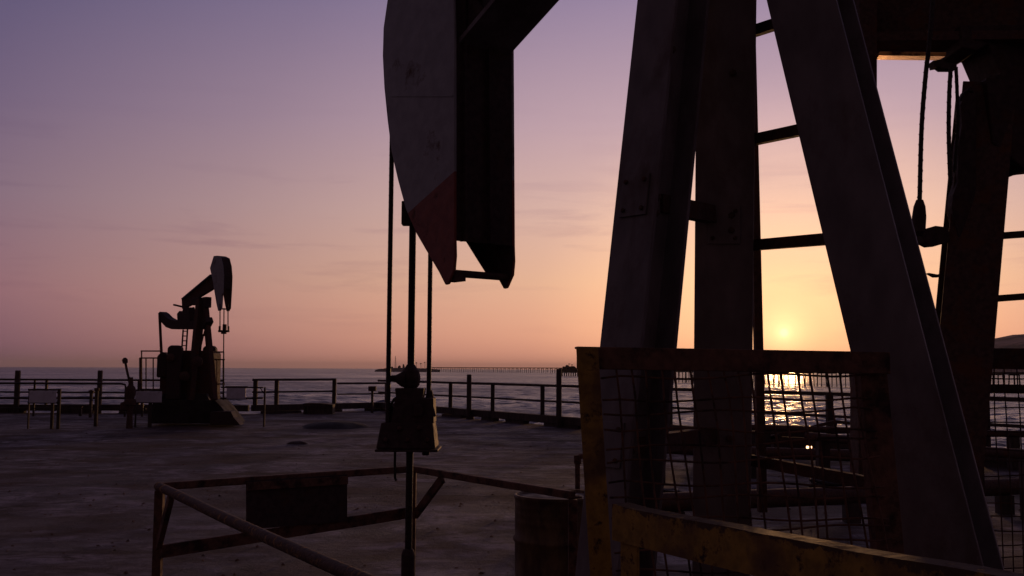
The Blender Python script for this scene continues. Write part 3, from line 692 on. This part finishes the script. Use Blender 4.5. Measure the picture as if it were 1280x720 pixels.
# cross members
def strut(p1, d1, p2, d2, r=.022, name='rung', rect=None, m='dark_steel'):
    mb = MB(); a, b = at(*p1, d1), at(*p2, d2)
    if rect: mb.bar(a, b, rect[0], rect[1])
    else: mb.tube([a,b], r, 10)
    return mb.build(name, M[m], unit)
def onleg(t, b, z): return t.lerp(b, (t.z-z)/(t.z-b.z))
for z in (3.12, 2.67, 2.23, 1.74, 1.32, .9, .5):
    a = onleg(tB, fB, z)+Vector((.11,.06,0)); b = onleg(tD, fD, z-.04)
    mb = MB(); mb.bar(a, b-(b-a)*.03, .03, .045); mb.build('rung', M['dark_steel'], unit)
for z in (2.33, 1.42, .6):
    a = onleg(tA, fA, z); b = onleg(tB, fB, z+.01); mb = MB(); mb.bar(a+(b-a)*.06, b-(b-a)*.04, .05, .07); mb.build('tie_bar', M['dark_steel'], unit)
# slim ladder stile beside the middle leg
strut((939,60), 4.45, (953,640), 4.40, name='ladder_stile', rect=(.036,.036))
for t_, b_, nn_, zs in ((tA, fA, VN, (2.33, 1.42)), (tB, fB, Vector((-.25,-1,0)), (2.31,))):
    ax = (b_-t_).normalized(); n_ = (nn_-ax*nn_.dot(ax)).normalized(); sd = ax.cross(n_)
    for z in zs:
        off_ = .121 if t_ is tD else (.101 if t_ is tA else .111)
        c = onleg(t_, b_, z)+n_*(off_+.004); mb = MB(); mb.box(c, (.13,.16,.007), (sd,ax,n_)); pl_ = mb.build('splice_plate', M['leg_paint'], unit, bevel=.002)
        for i in (-1,1):
            for j in (-1,1):
                mb = MB(); mb.lathe(c+sd*i*.045+ax*j*.055+n_*.004, [(.009,0),(.009,.007),(.005,.010)], 6, n_); mb.build('bolt', M['dark_steel'], unit)
# bridle ropes, polished rod and carrier
sepv = W*.132
for s2, pxx, yt, yb in ((-1,486.5,150,528),(1,537,300,497)):
    p = F+W*s2*.133; zt = 3.05 if s2 < 0 else 2.9
    zb = at(pxx, yb, p.y).z
    q = at(pxx, 400, p.y); x0 = q.x
    mb = MB(); mb.tube([(x0, p.y, zb), (x0, p.y, zt)], .0125, 8)
    hel = [(x0+math.cos(k*.9)*.0105, p.y+math.sin(k*.9)*.0105, zb+k*.005) for k in range(int((zt-zb)/.005))]; mb.tube(hel, .0035, 4)
    mb.build('wire_rope', M['rope'], unit)
rodx = at(513, 500, F.y).x
mb = MB(); mb.tube([(rodx,F.y,.70),(rodx,F.y,at(513,252,F.y).z)], .0185, 12); mb.build('polished_rod', M['rope'], unit)
c = at(508.5, 267, F.y-.01); mb = MB(); mb.box(c, (.05,.07,.125)); mb.build('rod_clamp', M['black_steel'], unit, bevel=.005)
K = F.y/FPX
Cc = Vector((rodx, F.y, 0))
def zc(y): return at(513, y, F.y).z
lat = Vector((1,0,0)); fwd = Vector((0,1,0))
def frust(mb, y0, l0, r0, y1, l1, r1, dep0, dep1):
    q = lambda y, l, r_, dp: [Cc+lat*((l-513)*K)-fwd*dp+UP*zc(y), Cc+lat*((r_-513)*K)-fwd*dp+UP*zc(y), Cc+lat*((r_-513)*K)+fwd*dp+UP*zc(y), Cc+lat*((l-513)*K)+fwd*dp+UP*zc(y)]
    mb.hexa(q(y1,l1,r1,dep1), q(y0,l0,r0,dep0))
mb = MB(); frust(mb, 527, 480, 543, 559, 475, 547, .10, .13); mb.box((Cc.x+20*K, Cc.y, zc(564)), (9*K,.04,10*K)); mb.build('carrier_bar', M['black_steel'], unit, bevel=.008)
mb = MB(); frust(mb, 497, 496, 543, 528, 492, 544, .085, .095); frust(mb, 485, 495, 531, 498, 497, 529, .06, .07); mb.box((Cc.x+12*K, Cc.y-.1, zc(512)), (11*K,.02,14*K)); mb.tube([(Cc.x+26*K,Cc.y-.07,zc(500)),(Cc.x+31*K,Cc.y-.07,zc(520))], .012, 8); mb.build('load_cell', M['black_steel'], unit, bevel=.006)
mb = MB(); mb.lathe((Cc.x, Cc.y, zc(486)), [(.03,0),(.047,.02),(.052,.055),(.046,.09),(.03,.112),(.022,.125)], 14)
mb.lathe((Cc.x-6*K, Cc.y-.01, zc(474)), [(.045,0),(.040,.02),(.020,.05),(.014,.085),(.018,.095)], 10, (-1,0,0.05)); mb.build('rod_clamp', M['black_steel'], unit)
for x_, y_ in ((-26,548),(0,548),(24,548),(-10,534),(14,534)):
    mb = MB(); mb.lathe((Cc.x+x_*K, Cc.y-.118+(548-y_)*.0006, zc(y_)), [(.014,0),(.014,.012),(.008,.02)], 6, (0,-1,.1)); mb.build('bolt', M['dark_steel'], unit)
mb = MB(); mb.box((Cc.x-1*K, Cc.y, zc(561)), (76*K,.27,3*K)); mb.build('carrier_lip', M['black_steel'], unit, bevel=.004)
mb = MB(); mb.box((Cc.x-24.5*K, Cc.y, zc(522)), (9*K,.06,12*K)); mb.lathe((Cc.x-26.5*K, Cc.y, zc(519)), [(.016,0),(.02,.02),(.013,.06)], 10); mb.build('rope_socket', M['black_steel'], unit)
mb = MB(); mb.lathe((Cc.x+24*K, Cc.y, zc(502)), [(.018,0),(.022,.02),(.013,.06)], 10); mb.build('rope_socket', M['black_steel'], unit)
mb = MB(); mb.tube([(Cc.x-20*K,Cc.y-.05,zc(512)),(Cc.x-23*K,Cc.y-.06,zc(506)),(Cc.x-19*K,Cc.y-.05,zc(499)),(Cc.x-14*K,Cc.y-.05,zc(496))], .008, 6); mb.build('hose', M['rope'], unit)
mb = MB(); mb.tube([(Cc.x-18*K,Cc.y,zc(559)),(Cc.x-18.3*K,Cc.y,zc(580)),(Cc.x-17.6*K,Cc.y,zc(598)),(Cc.x-16*K,Cc.y,zc(601))], .007, 6); mb.build('hanging_hook', M['rope'], unit)
# little bolts on the leg fronts and plates
for z in (3.4,2.9,2.33,2.27,1.42):
    for t_, b_ in ((tA, fA), (tB, fB)):
        mb = MB(); p = onleg(t_, b_, z); mb.lathe(p-Vector((0,.115,0)), [(.014,0),(.014,.012),(.008,.016)], 6, (0,-1,0)); mb.build('bolt', M['dark_steel'], unit)

# wellhead
wh = thing('wellhead', (Cc.x, Cc.y, 0), 'dark stuffing box and wellhead column the polished rod runs into', 'wellhead')
zt = zc(686)
mb = MB(); mb.lathe(Cc, [(.16,0),(.16,.05),(.07,.06),(.06,.3),(.12,.31),(.12,.36),(.05,.37),(.05,zt-.22)], 20); mb.build('wellhead_column', M['black_steel'], wh)
mb = MB(); mb.lathe(Cc, [(.05,zt-.22),(.041,zt-.16),(.036,zt-.14),(.036,zt-.03),(.03,zt-.01),(.024,zt)], 16); mb.build('stuffing_box', M['black_steel'], wh)
mb = MB(); q = Cc+UP*.34; mb.tube([q, q+Vector((.35,-.1,0))], .035, 10); mb.lathe(q+Vector((.22,-.06,-.1)), [(.05,0),(.05,.22),(.015,.24),(.015,.3)], 12); mb.build('side_valve', M['dark_steel'], wh)

# ------------------------------------------------------------------ pipe guard rail round the wellhead
ZR = 1.0
gA = ground(200, 608, ZR); gB = ground(516, 586, ZR); gC = ground(716, 619, ZR); gD = ground(452, 721, ZR)
gr = thing('guard_rail', (gB.x, gB.y, 0), 'low rusty pipe guard rail boxed round the foreground wellhead', 'guard rail')
gD2 = gA+(gD-gA)*1.25
mb = MB(); n_ = 14; pts = [gA.lerp(gD2, k/n_)+Vector((0,0,-.012*math.sin(k/n_*math.pi)+random.uniform(-.001,.001))) for k in range(n_+1)]; mb.tube([gA+Vector((-.01,0,.0))]+pts[1:], .026, 14); mb.build('front_rail', M['rust_pipe'], gr)
mb = MB(); mb.bar(gA, gB, .045, .045); mb.build('back_rail', M['rust_brown'], gr, bevel=.006)
mb = MB(); mb.bar(gB, gC, .045, .045); mb.build('side_rail', M['rust_brown'], gr, bevel=.006)
for p in (gA, gB, gC, gD2):
    mb = MB(); mb.bar(Vector((p.x,p.y,0)), Vector((p.x,p.y,ZR-.023)), .05, .05); mb.build('post', M['rust_brown'], gr, bevel=.005)
l0 = at(197, 690, gA.y+.0); l1 = at(516, 640, gB.y+.0)
mb = MB(); mb.bar(l0, l1, .03, .075); mb.build('lower_rail', M['rust_brown'], gr, bevel=.004)
mb = MB(); a_ = gA.lerp(gD2, .075)-UP*.03; b_ = Vector((gA.x, gA.y, .64)); mb.bar(a_, b_, .03, .045); mb.build('brace', M['rust_brown'], gr)
mb = MB(); mb.bar(at(553,598,gB.lerp(gC,.2).y), at(519,644,gB.y), .025, .055); mb.build('brace', M['rust_brown'], gr)
# plate hung on the back rail
nn = (gB-gA).cross(UP)
pl = [onplane(x, y, gA+nn.normalized()*.035, nn) for x, y in ((308,601),(434,593),(434,652),(308,662))]
mb = MB(); mb.prism(pl, -nn.normalized()*.006); mb.build('hung_plate', M['black_steel'], gr)
mb = MB(); up_ = [onplane(x, y, gA+nn.normalized()*.04, nn) for x, y in ((308,603),(434,595),(434,605),(308,613))]; mb.prism(up_, nn.normalized()*.012); mb.build('plate_strap', M['rust_brown'], gr)

# ------------------------------------------------------------------ oil drum
dp = ground(697, 735); dp = Vector((at(697,640,6.75).x, 6.75, 0))
dr = thing('oil_drum', dp, 'rusty yellow oil drum standing left of the yellow guard post', 'drum')
Hh = .87; Rr = .285
prof = [(Rr*.97,0),(Rr+.006,.008),(Rr+.006,.025),(Rr,.035)]
for zz in (.29,.58): prof += [(Rr,zz-.025),(Rr+.012,zz-.008),(Rr+.012,zz+.008),(Rr,zz+.025)]
for zz in (.70,.75,.80): prof += [(Rr,zz-.012),(Rr+.003,zz),(Rr,zz+.012)]
prof += [(Rr,Hh-.035),(Rr+.007,Hh-.02),(Rr+.007,Hh),(Rr-.01,Hh),(Rr-.014,Hh-.018)]
mb = MB(); mb.lathe(dp, prof, 48); o = mb.build('drum_body', M['drum'], dr)
for p in o.data.polygons:
    if len(p.vertices) == 4: p.use_smooth = True
mb = MB(); mb.lathe(dp+Vector((.12,-.1,Hh-.018)), [(.035,0),(.035,.016),(.02,.02)], 14); mb.build('bung', M['dark_steel'], dr)

# ------------------------------------------------------------------ yellow and rust mesh guard in front of the post
def wiremesh(mb, TL, TR, BR, BL, nx, ny, rad, wob, skew=0):
    def P(u_, v_):
        a = TL.lerp(TR, u_); b = BL.lerp(BR, u_); return a.lerp(b, v_)
    nrm = (TR-TL).cross(BL-TL).normalized()
    def D(u_, v_): return nrm*wob*(math.sin(u_*9.1+v_*3)*.5+math.sin(v_*7.3-u_*5)*.5)+(TR-TL).normalized()*wob*.35*math.sin(v_*6+u_*17)+UP*wob*.3*math.sin(u_*11+v_*21)
    for i in range(1, nx):
        u_ = i/nx; j0 = random.uniform(-.008,.008); s_ = skew+random.uniform(-.03,.02)
        mb.tube([P(min(1,max(0,u_+j0+s_*v/10)), v/10)+D(u_, v/10)*min(1,v/1.5) for v in range(11)], rad, 6)
    for j in range(1, ny):
        v_ = j/ny; j0 = random.uniform(-.01,.01); s_ = random.uniform(-.015,.04)
        mb.tube([P(k/16, v_+j0-s_*k/16)+D(k/16, v_)*min(1,k,16-k)+nrm*rad*1.8 for k in range(17)], rad, 6)
mg = thing('mesh_guard', (at(735,900,3.0).x, 3.0, 0), 'wire mesh guard panel with a yellow left post and rusty brown top bar', 'mesh guard', 'mesh guards around the pumpjack')
dL, dR = 3.0, 3.08
# yellow post: angle iron leaning slightly
t0 = at(720, 434, dL); t1 = at(737, 712, dL); dirp = (t1-t0).normalized(); foot = t0+dirp*((t0.z-.0)/-dirp.z)
mb = MB(); mb.angle(t0, foot, (1,-.12,0), (.15,1,0), .066, .06, .009); mb.build('yellow_post', M['yellow_paint'], mg, bevel=.003)
tr0 = at(748, 436, dL+.02); tr1 = at(1113, 440, dR)
tp = (tr1-tr0).normalized(); inw = Vector((-tp.y, tp.x, 0))
mb = MB(); mb.angle(at(721,433,dL+.012), tr1, (0,0,-1), inw, .068, .055, .007); mb.build('top_bar', M['rust_brown'], mg, bevel=.003)
rp0 = at(1074, 447, dR+.03); rp1 = at(1098, 700, dR+.03); dd = (rp1-rp0).normalized(); rf = rp0+dd*(rp0.z/-dd.z)
mb = MB(); mb.angle(rp0, rf, (1,.12,0), inw, .088, .055, .009); mb.build('right_post', M['rust_brown'], mg, bevel=.003)
TL, TR, BL, BR = at(750, 455, dL+.03), at(1085, 458, dR+.015), None, None
BL = Vector((foot.x+.04, dL+.03, .75)); BR = Vector((rf.x+.01, dR+.015, .75))
mb = MB(); wiremesh(mb, TL, TR, BR, BL, 18, 19, .0034, .022, skew=.02); mb.build('wire_mesh', M['rust_brown'], mg)
mb = MB(); mb.angle(BL, BR, (0,0,1), inw, .07, .06, .008); mb.build('bottom_bar', M['rust_brown'], mg)
# second guard panel on the right
mg2 = thing('mesh_guard', (at(1190,900,5.5).x, 5.5, 0), 'finer wire mesh guard panel at the right edge behind the rear pumpjack leg', 'mesh guard', 'mesh guards around the pumpjack')
a0 = at(1160, 435, 5.6); a1 = at(1480, 436, 5.3)
mb = MB(); mb.angle(a0, a1, (0,0,-1), (0,1,0), .115, .09, .012); mb.build('top_bar', M['dark_steel'], mg2, bevel=.003)
for px in (1222, 1440):
    p = at(px, 470, 5.55); mb = MB(); mb.bar(Vector((p.x,5.58,0)), Vector((p.x,5.58,a0.z-.11)), .05, .04); mb.build('post', M['dark_steel'], mg2)
TL, TR = at(1170, 458, 5.62), at(1460, 458, 5.42); mb = MB(); wiremesh(mb, TL, TR, Vector((TR.x,TR.y,.3)), Vector((TL.x,TL.y,.3)), 20, 19, .0036, .02, skew=.01); mb.build('wire_mesh', M['dark_steel'], mg2)
mb = MB(); p = at(1185,485,5.7); q = at(1440,489,5.45); mb.bar(p, q, .04, .05); p = at(1185,520,5.7); q = at(1440,526,5.45); mb.build('cross_rail', M['dark_steel'], mg2)

# ------------------------------------------------------------------ nearest yellow barrier
yb0 = ground(765, 630, 1.34); yb1 = ground(1222, 717, 1.34); yd = (yb1-yb0).normalized(); yn = Vector((-yd.y*-1, yd.x*-1, 0))
ybr = thing('yellow_barrier', (yb0.x, yb0.y, 0), 'thick chipped yellow barrier rail nearest the camera at lower right', 'barrier')
side = Vector((yd.y, -yd.x, 0))         # away or toward camera
if side.y > 0: side = -side
end = yb0+yd*2.6
# slightly battered rail with an uneven upper edge
mb = MB(); nseg = 30; vs = []; fs = []
for k in range(nseg+1):
    t = k/nseg; p = yb0.lerp(end, t); j = random.uniform(-.0025,.0025); sag = -.004*math.sin(t*9)
    for (sx, sz) in ((0,0),(.058,.0),(.058,-.007),(.007,-.010),(.007,-.097),(0,-.095)):
        vs.append(p-side*sx+UP*(sz+j+sag if sz > -.05 else sz+sag))
for k in range(nseg):
    for j in range(6): fs.append((k*6+j, k*6+(j+1) % 6, (k+1)*6+(j+1) % 6, (k+1)*6+j))
fs.append((0,1,2,3,4,5)); fs.append(tuple(nseg*6+j for j in range(6)))
mb.add(vs, fs); mb.build('rail', M['edge_worn'], ybr)
for t in (.0, .55):
    p = yb0+yd*(.02+t*3.2)-side*.012-UP*.097; mb = MB(); mb.angle(Vector((p.x,p.y,0)), p+UP*.08, yd, -side, .07, .055, .009); mb.build('post', M['yellow_paint'], ybr, bevel=.002)

# ------------------------------------------------------------------ second pumpjack at the right
u2 = thing('pumpjack', (at(1205,800,5.6).x, 5.6, 0), 'black pumpjack at the right frame edge with a horizontal beam and hanging wire rope', 'pumpjack', 'pumpjacks on the deck')
def A2(x, y, d=5.6): return at(x, y, d)
def leg2(p1, p2, d1, d2, sz, nrm, zt, zb=.05):
    a = at(*p1, d1); b = at(*p2, d2); d = b-a; top = a+d*((zt-a.z)/d.z); bot = a+d*((zb-a.z)/d.z)
    mb = MB(); mb.ibeam(top, bot, nrm, sz, sz*.92, .018, .014); mb.build('leg', M['dark_steel'], u2, bevel=.003); return top, bot
t1_, b1_ = leg2((1231,120), (1202,440), 5.6, 5.5, .30, Vector((-.3,-1,0)), 3.3)
t2_, b2_ = leg2((1316,200), (1378,470), 5.5, 5.3, .27, Vector((-.3,-1,0)), 3.3)
for y in (295, 373):
    a = A2(1235, y+1, 5.55); b = A2(1330, y-6, 5.4); mb = MB(); mb.bar(a, b, .04, .035); mb.build('rung', M['dark_steel'], u2)
# beam
b0_ = A2(1040, 33, 5.75); b1_2 = A2(1500, 26, 5.2); mb = MB(); mb.ibeam(b0_+UP*.10, b1_2+UP*.10, UP, .46, .26, .05, .03); mb.build('walking_beam', M['dark_steel'], u2)
# lower flange plate, orange glow of the sun put into its metal colour
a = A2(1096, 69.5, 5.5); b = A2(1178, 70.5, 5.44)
mb = MB(); mb.bar(a, b, .17, .022, up=Vector((-.03,-math.sin(R(9)),math.cos(R(9))))); mb.build('flange_plate', M['worn_glow_metal'], u2, bevel=.003)
# pitman behind the rear leg
mb = MB(); mb.bar(A2(1080,0,5.62), A2(1079,600,5.62), .10, .14); mb.build('pitman_arm', M['dark_steel'], u2)
# bearing housing and equaliser mass
def sl(mb, pts, d, dep): mb.prism([at(x, y, d) for x, y in pts], (0,dep,0))
mb = MB(); sl(mb, [(1168,56),(1300,54),(1310,215),(1270,219),(1252,222),(1246,228),(1206,195),(1199,118),(1216,113),(1201,78),(1188,86),(1170,82)], 5.75, -.34); mb.build('bearing_housing', M['black_steel'], u2, bevel=.008)
mb = MB(); sl(mb, [(1166,76),(1176,74),(1184,78),(1196,80),(1196,86),(1178,86),(1174,83),(1168,84)], 5.3, .06); mb.build('grease_fitting', M['black_steel'], u2)
# irregular casting on the leg's left edge
mb = MB(); sl(mb, [(1200,118),(1206,112),(1212,122),(1212,240),(1206,300),(1190,300),(1182,262),(1184,246),(1190,230),(1190,190),(1195,160),(1193,135)], 5.5, -.08); mb.build('leg_casting', M['black_steel'], u2, bevel=.006)
mb = MB(); sl(mb, [(1151,292),(1156,286),(1170,282),(1186,284),(1188,302),(1175,306),(1164,307),(1156,303)], 5.4, .1); mb.build('bracket', M['black_steel'], u2, bevel=.006)
mb = MB(); sl(mb, [(1161,341),(1172,343),(1176,342),(1176,346),(1170,346)], 5.42, .05); mb.build('peg', M['black_steel'], u2)
# thick cable with socket, plus two thinner ones
def cable(pts, d, rad, name='wire_rope'):
    P = [at(x, y, d) for x, y in pts]; n = len(P); q = []
    for i in range(n-1):
        for k in range(8):
            t = k/8; p0, p1, p2, p3 = P[max(i-1,0)], P[i], P[i+1], P[min(i+2,n-1)]
            q.append(.5*((2*p1)+(p2-p0)*t+(2*p0-5*p1+4*p2-p3)*t*t+(3*p1-p0-3*p2+p3)*t**3))
    q.append(P[-1]); mb = MB(); mb.tube(q, rad, 8)
    # strand lay: a thin helix wound on the rope so that its edge reads as laid wire
    L = sum((q[i+1]-q[i]).length for i in range(len(q)-1)); hel = []; m_ = int(L/.008); acc = 0; seg = 0; lens = [(q[i+1]-q[i]).length for i in range(len(q)-1)]
    for k in range(m_):
        sdist = k*.008
        while seg < len(lens)-1 and sdist-acc > lens[seg]: acc += lens[seg]; seg += 1
        p = q[seg].lerp(q[seg+1], min(1,(sdist-acc)/max(lens[seg],1e-6))); a = k*.9
        hel.append(p+Vector((math.cos(a), math.sin(a), 0))*rad*.85)
    mb.tube(hel, rad*.32, 4)
    mb.build(name, M['rope'], u2)
cable([(1168,-30),(1163,40),(1157,95),(1152,160),(1149.5,252)], 5.15, .0125)
mb = MB(); p = at(1148.2, 292, 5.15); q = at(1149.6, 250, 5.15); ax = (q-p); mb.lathe(p, [(.02,-.01),(.034,.01),(.036,ax.length*.5),(.030,ax.length*.8),(.018,ax.length)], 14, ax.normalized()); mb.build('rope_socket', M['black_steel'], u2)
cable([(1188.5,84),(1186.5,120),(1186,170),(1188,228)], 5.25, .012); cable([(1195,84),(1196.5,120),(1197,160),(1193,215)], 5.27, .010)
cable([(1216,115),(1209,114),(1204,119),(1201,126)], 5.3, .007, 'hose')

# ------------------------------------------------------------------ far pumpjack
OF = Vector((at(243,530,30).x, 30.0, 0))
Hd = Vector((.707,-.707,0)); Wf = Vector((.707,.707,0))      # Hd towards the head, Wf to the far side
fj = thing('pumpjack', OF, 'small distant pumpjack with raised horse head on the left of the deck', 'pumpjack', 'pumpjacks on the deck')
def Q(x, y, off=0): return onplane(x, y, OF+Wf*off, Wf)
hw = .29
fprof = [(267,320),(262.3,335),(266,352),(267.5,362),(270.5,380),(272.5,388.5),(275.5,388.5),(277.5,385),(279,360),(279.5,345),(278.5,332),(276,322),(271,319.5)]
# widen in depth: near plate drawn from its pixels, front face appears from the extrusion towards the far side
pl = [Q(x, y, -hw/2) for x, y in fprof]
ins = Wf*hw
side_plate_obj('head_side_plate', pl, Wf, .02, fj); side_plate_obj('head_side_plate', [p+ins-Wf*.02 for p in pl], Wf, .02, fj, m1='dark_steel')
mb = MB(); fr = [pl[12]]+[pl[11], pl[10], pl[9], pl[8]]
for k in range(len(fr)-1):
    a0, a1 = fr[k]-Hd*.02, fr[k+1]-Hd*.02; i1 = Wf*.022; i2 = Wf*(hw-.022); mb.hexa([a0+i1,a0+i2,a0+i2-Hd*.02,a0+i1-Hd*.02],[a1+i1,a1+i2,a1+i2-Hd*.02,a1+i1-Hd*.02])
a0, a1 = pl[0], pl[12]; mb.hexa([a0+i1,a0+i2,a0+i2-UP*.02,a0+i1-UP*.02],[a1+i1,a1+i2,a1+i2-UP*.02,a1+i1-UP*.02])
mb.build('head_track', M['black_steel'], fj)
mb = MB(); mb.tube([Q(275.5,386,-hw/2), Q(275.5,386,-hw/2)+ins], .02, 8); mb.build('head_crossbar', M['dark_steel'], fj)
# beam
bpoly = [(227,373.5),(262.8,343.5),(266,360),(262,363),(247,372),(236,382),(227.5,386)]
mb = MB(); mb.prism([Q(x, y, -.05) for x, y in bpoly], Wf*.1); mb.build('walking_beam', M['dark_steel'], fj)
def barf(name, p, q, wd, ht, o1=0, o2=None, m='dark_steel'):
    mb = MB(); mb.bar(Q(*p, o1), Q(*q, o1 if o2 is None else o2), wd, ht, up=Hd); return mb.build(name, M[m], fj)
mb = MB(); a = Q(227,373.5,-.11); b = Q(262.8,343.5,-.11); mb.bar(a+Wf*.11, b+Wf*.11, .24, .03); mb.build('beam_flange', M['grey_paint'], fj)
# post legs
barf('leg', (250,374), (238,500), .16, .2, -.1, -.35); barf('leg', (253,374), (242,500), .14, .16, .1, .3); barf('leg', (256,376), (268,500), .14, .16, 0)
mb = MB(); mb.box(Q(250,377), (.5,.34,.22), (Hd,Wf,UP)); mb.box(Q(258.5,378,.0), (.22,.2,.32), (Hd,Wf,UP)); mb.build('saddle_bearing', M['black_steel'], fj, bevel=.02)
for y in (419,): barf('tie_bar', (247,y), (261,y), .05, .06, 0)
mb = MB(); mb.tube([Q(250,438,-.05), Q(257,408,0)], .02, 6); mb.tube([Q(261,380,.1), Q(260,400,.1)], .012, 6); mb.build('brace', M['dark_steel'], fj)
# ladder
for nm, (p, q) in (('ladder_stile', ((229,412),(227,440))), ('ladder_stile', ((234.5,410),(232.5,440)))): barf(nm, p, q, .035, .04, -.3)
for y in (414,420,426,432): 
    mb = MB(); mb.bar(Q(229-(y-412)*.07,y,-.3), Q(234.3-(y-412)*.07,y,-.3), .03, .03); mb.build('rung', M['dark_steel'], fj)
# tail arm and equaliser: curved beam with pitman
arm = [(197.5,391.5),(199.5,389.5),(202.5,391.5),(207.5,396.5),(213,399.5),(220,400.5),(240,401),(253,400),(256,396),(258,402),(253,411.5),(214,411.5),(207,409),(201,402.5),(198,398)]
mb = MB(); mb.prism([Q(x, y, -.12) for x, y in arm], Wf*.24); mb.build('equalizer_arm', M['black_steel'], fj, bevel=.01)
mb = MB(); mb.prism([Q(x, y, -.1) for x, y in [(221.5,402),(221,392),(224,388.5),(227.5,391),(228.5,384),(236,384),(237,402)]], Wf*.2); mb.build('tail_bearing', M['black_steel'], fj, bevel=.01)
mb = MB(); mb.bar(Q(217.5,381), Q(228,383.5), .06, .05); mb.build('tail_bar', M['dark_steel'], fj)
barf('pitman_arm', (199.5,394), (203,470), .06, .07, -.12); barf('pitman_arm', (199.5,394), (204,470), .05, .05, .12)
# open lattice behind the beam tail
mb = MB(); mb.bar(Q(238,386,.1), Q(236,402,.1), .04, .05, up=Hd); mb.bar(Q(241.5,384,.1), Q(243,401,.1), .04, .05, up=Hd); mb.bar(Q(236,388,.1), Q(243,390,.1), .04, .04); mb.build('lattice', M['dark_steel'], fj)
# bridle
for x, off in ((275.5,-.12),(285.2,.14)):
    px_ = pl[5]; p = Q(x, 388, 0) ; 
for x in (275, 285):
    d_ = OF.y-1.4; mb = MB(); mb.tube([at(x, 380, d_), at(x, 414, d_)], .018, 6); mb.build('wire_rope', M['rope'], fj)
mb = MB(); d_ = OF.y-1.4; mb.tube([at(280, 385, d_), at(279, 500, d_)], .018, 6); mb.build('polished_rod', M['rope'], fj)
mb = MB(); c1 = at(279.8, 414, d_); mb.box(c1, (.31,.1,.06)); mb.box(c1+UP*.10+Vector((.02,0,0)), (.1,.1,.2)); mb.box(c1+UP*.07-Vector((.12,0,0)), (.05,.08,.15)); mb.box(c1+UP*.07+Vector((.13,0,0)), (.04,.08,.15)); mb.box(c1-UP*.04, (.14,.1,.08)); mb.build('carrier_bar', M['black_steel'], fj, bevel=.01)
# gearbox, motor, counterweights
def block(name, x0, x1, y0, y1, off, dep, m='black_steel', bev=.04, ch=None):
    d_ = OF.y+off; a = at(x0, y0, d_); b = at(x1, y1, d_)
    mb = MB(); k = ch if ch is not None else .08
    mb.prism([Vector((a.x,d_,b.z)), Vector((a.x,d_,a.z-k)), Vector((a.x+k,d_,a.z)), Vector((b.x-k,d_,a.z)), Vector((b.x,d_,a.z-k)), Vector((b.x,d_,b.z))], (0,dep,0))
    return mb.build(name, M[m], fj, bevel=bev)
block('counterweight', 209, 224.5, 431.5, 500, -.7, .25); block('counterweight', 253, 267.5, 432, 500, .3, .25)
block('gearbox', 220, 264, 438, 502, -.3, .9, 'dark_steel'); block('motor', 196, 209, 440, 472, -.5, .5, 'black_steel', .05, .12)
block('motor_stand', 200, 212, 466, 502, -.4, .4, 'dark_steel', .02, .02)
for x0, y0, rr in ((214,447,.12),(247,452,.16),(231,470,.14)):
    mb = MB(); c1 = at(x0, y0, OF.y-.72); mb.lathe(c1, [(rr,0),(rr,.08),(rr*.4,.12)], 14, (0,-1,0)); mb.build('hub_cap', M['dark_steel'], fj)
# pad under it
pad = thing('pumpjack_pad', OF, 'stained stepped concrete pad under the distant pumpjack', 'pad')
mb = MB(); gp = ground(243, 530); 
def padpoly(pts, d, dep, nm):
    mb = MB(); mb.prism([at(x, y, d) for x, y in pts], (0,dep,0)); mb.build(nm, M['concrete'], pad, bevel=.02)
z0 = at(243,530,29.2)
padpoly([(186,529.5),(186,513),(193,500),(268,500),(276,508),(283,517),(292,529.5)], 29.3, 1.3, 'lower_step')
padpoly([(199,502),(203,492),(258,492),(262,502)], 29.5, 1.3, 'upper_step')
# cage round it
cg = thing('safety_cage', Vector((OF.x-1.3, OF.y, 0)), 'thin pipe safety cage around the distant pumpjack machinery', 'cage')
def cpipe(pts, rad=.022, d=29.4, nm='cage_pipe'):
    mb = MB(); mb.tube([at(x, y, d) for x, y in pts], rad, 6); mb.build(nm, M['rust_brown'], cg)
cpipe([(177,512),(177,438.6)], .022, 29.4); cpipe([(176,438.8),(203,438.8)], .02, 29.4); cpipe([(175.5,447.5),(200,447.5)], .02, 29.3); cpipe([(175.5,447),(175.5,486)], .04, 29.3, 'cage_post')
cpipe([(182.5,447),(182.5,490)], .02); cpipe([(191.5,447),(191.5,490)], .02); cpipe([(174,487),(200,487)], .03, 29.3)
cpipe([(267,440),(280,440)], .022); cpipe([(279.6,440),(279.6,500)], .022); cpipe([(268,449.5),(281,449.5)], .02); cpipe([(279.3,449),(279.3,500)], .03, 29.6, 'cage_post'); cpipe([(267,480),(281,480)], .02, 29.5)
cpipe([(271,450),(271,496)], .015)
# small bracket boxes at its base
crate2 = thing('pump_skid_box', ground(275,531), 'low dark skid box at the right foot of the distant pumpjack', 'equipment')
mb = MB(); d_ = 28.8; mb.prism([at(x, y, d_) for x, y in ((262,531),(262,515),(288,514),(292,522),(300,531))], (0,.5,0)); mb.build('body', M['black_steel'], crate2, bevel=.02)

for o in C.objects:
    if '_org' in o: del o['_org']
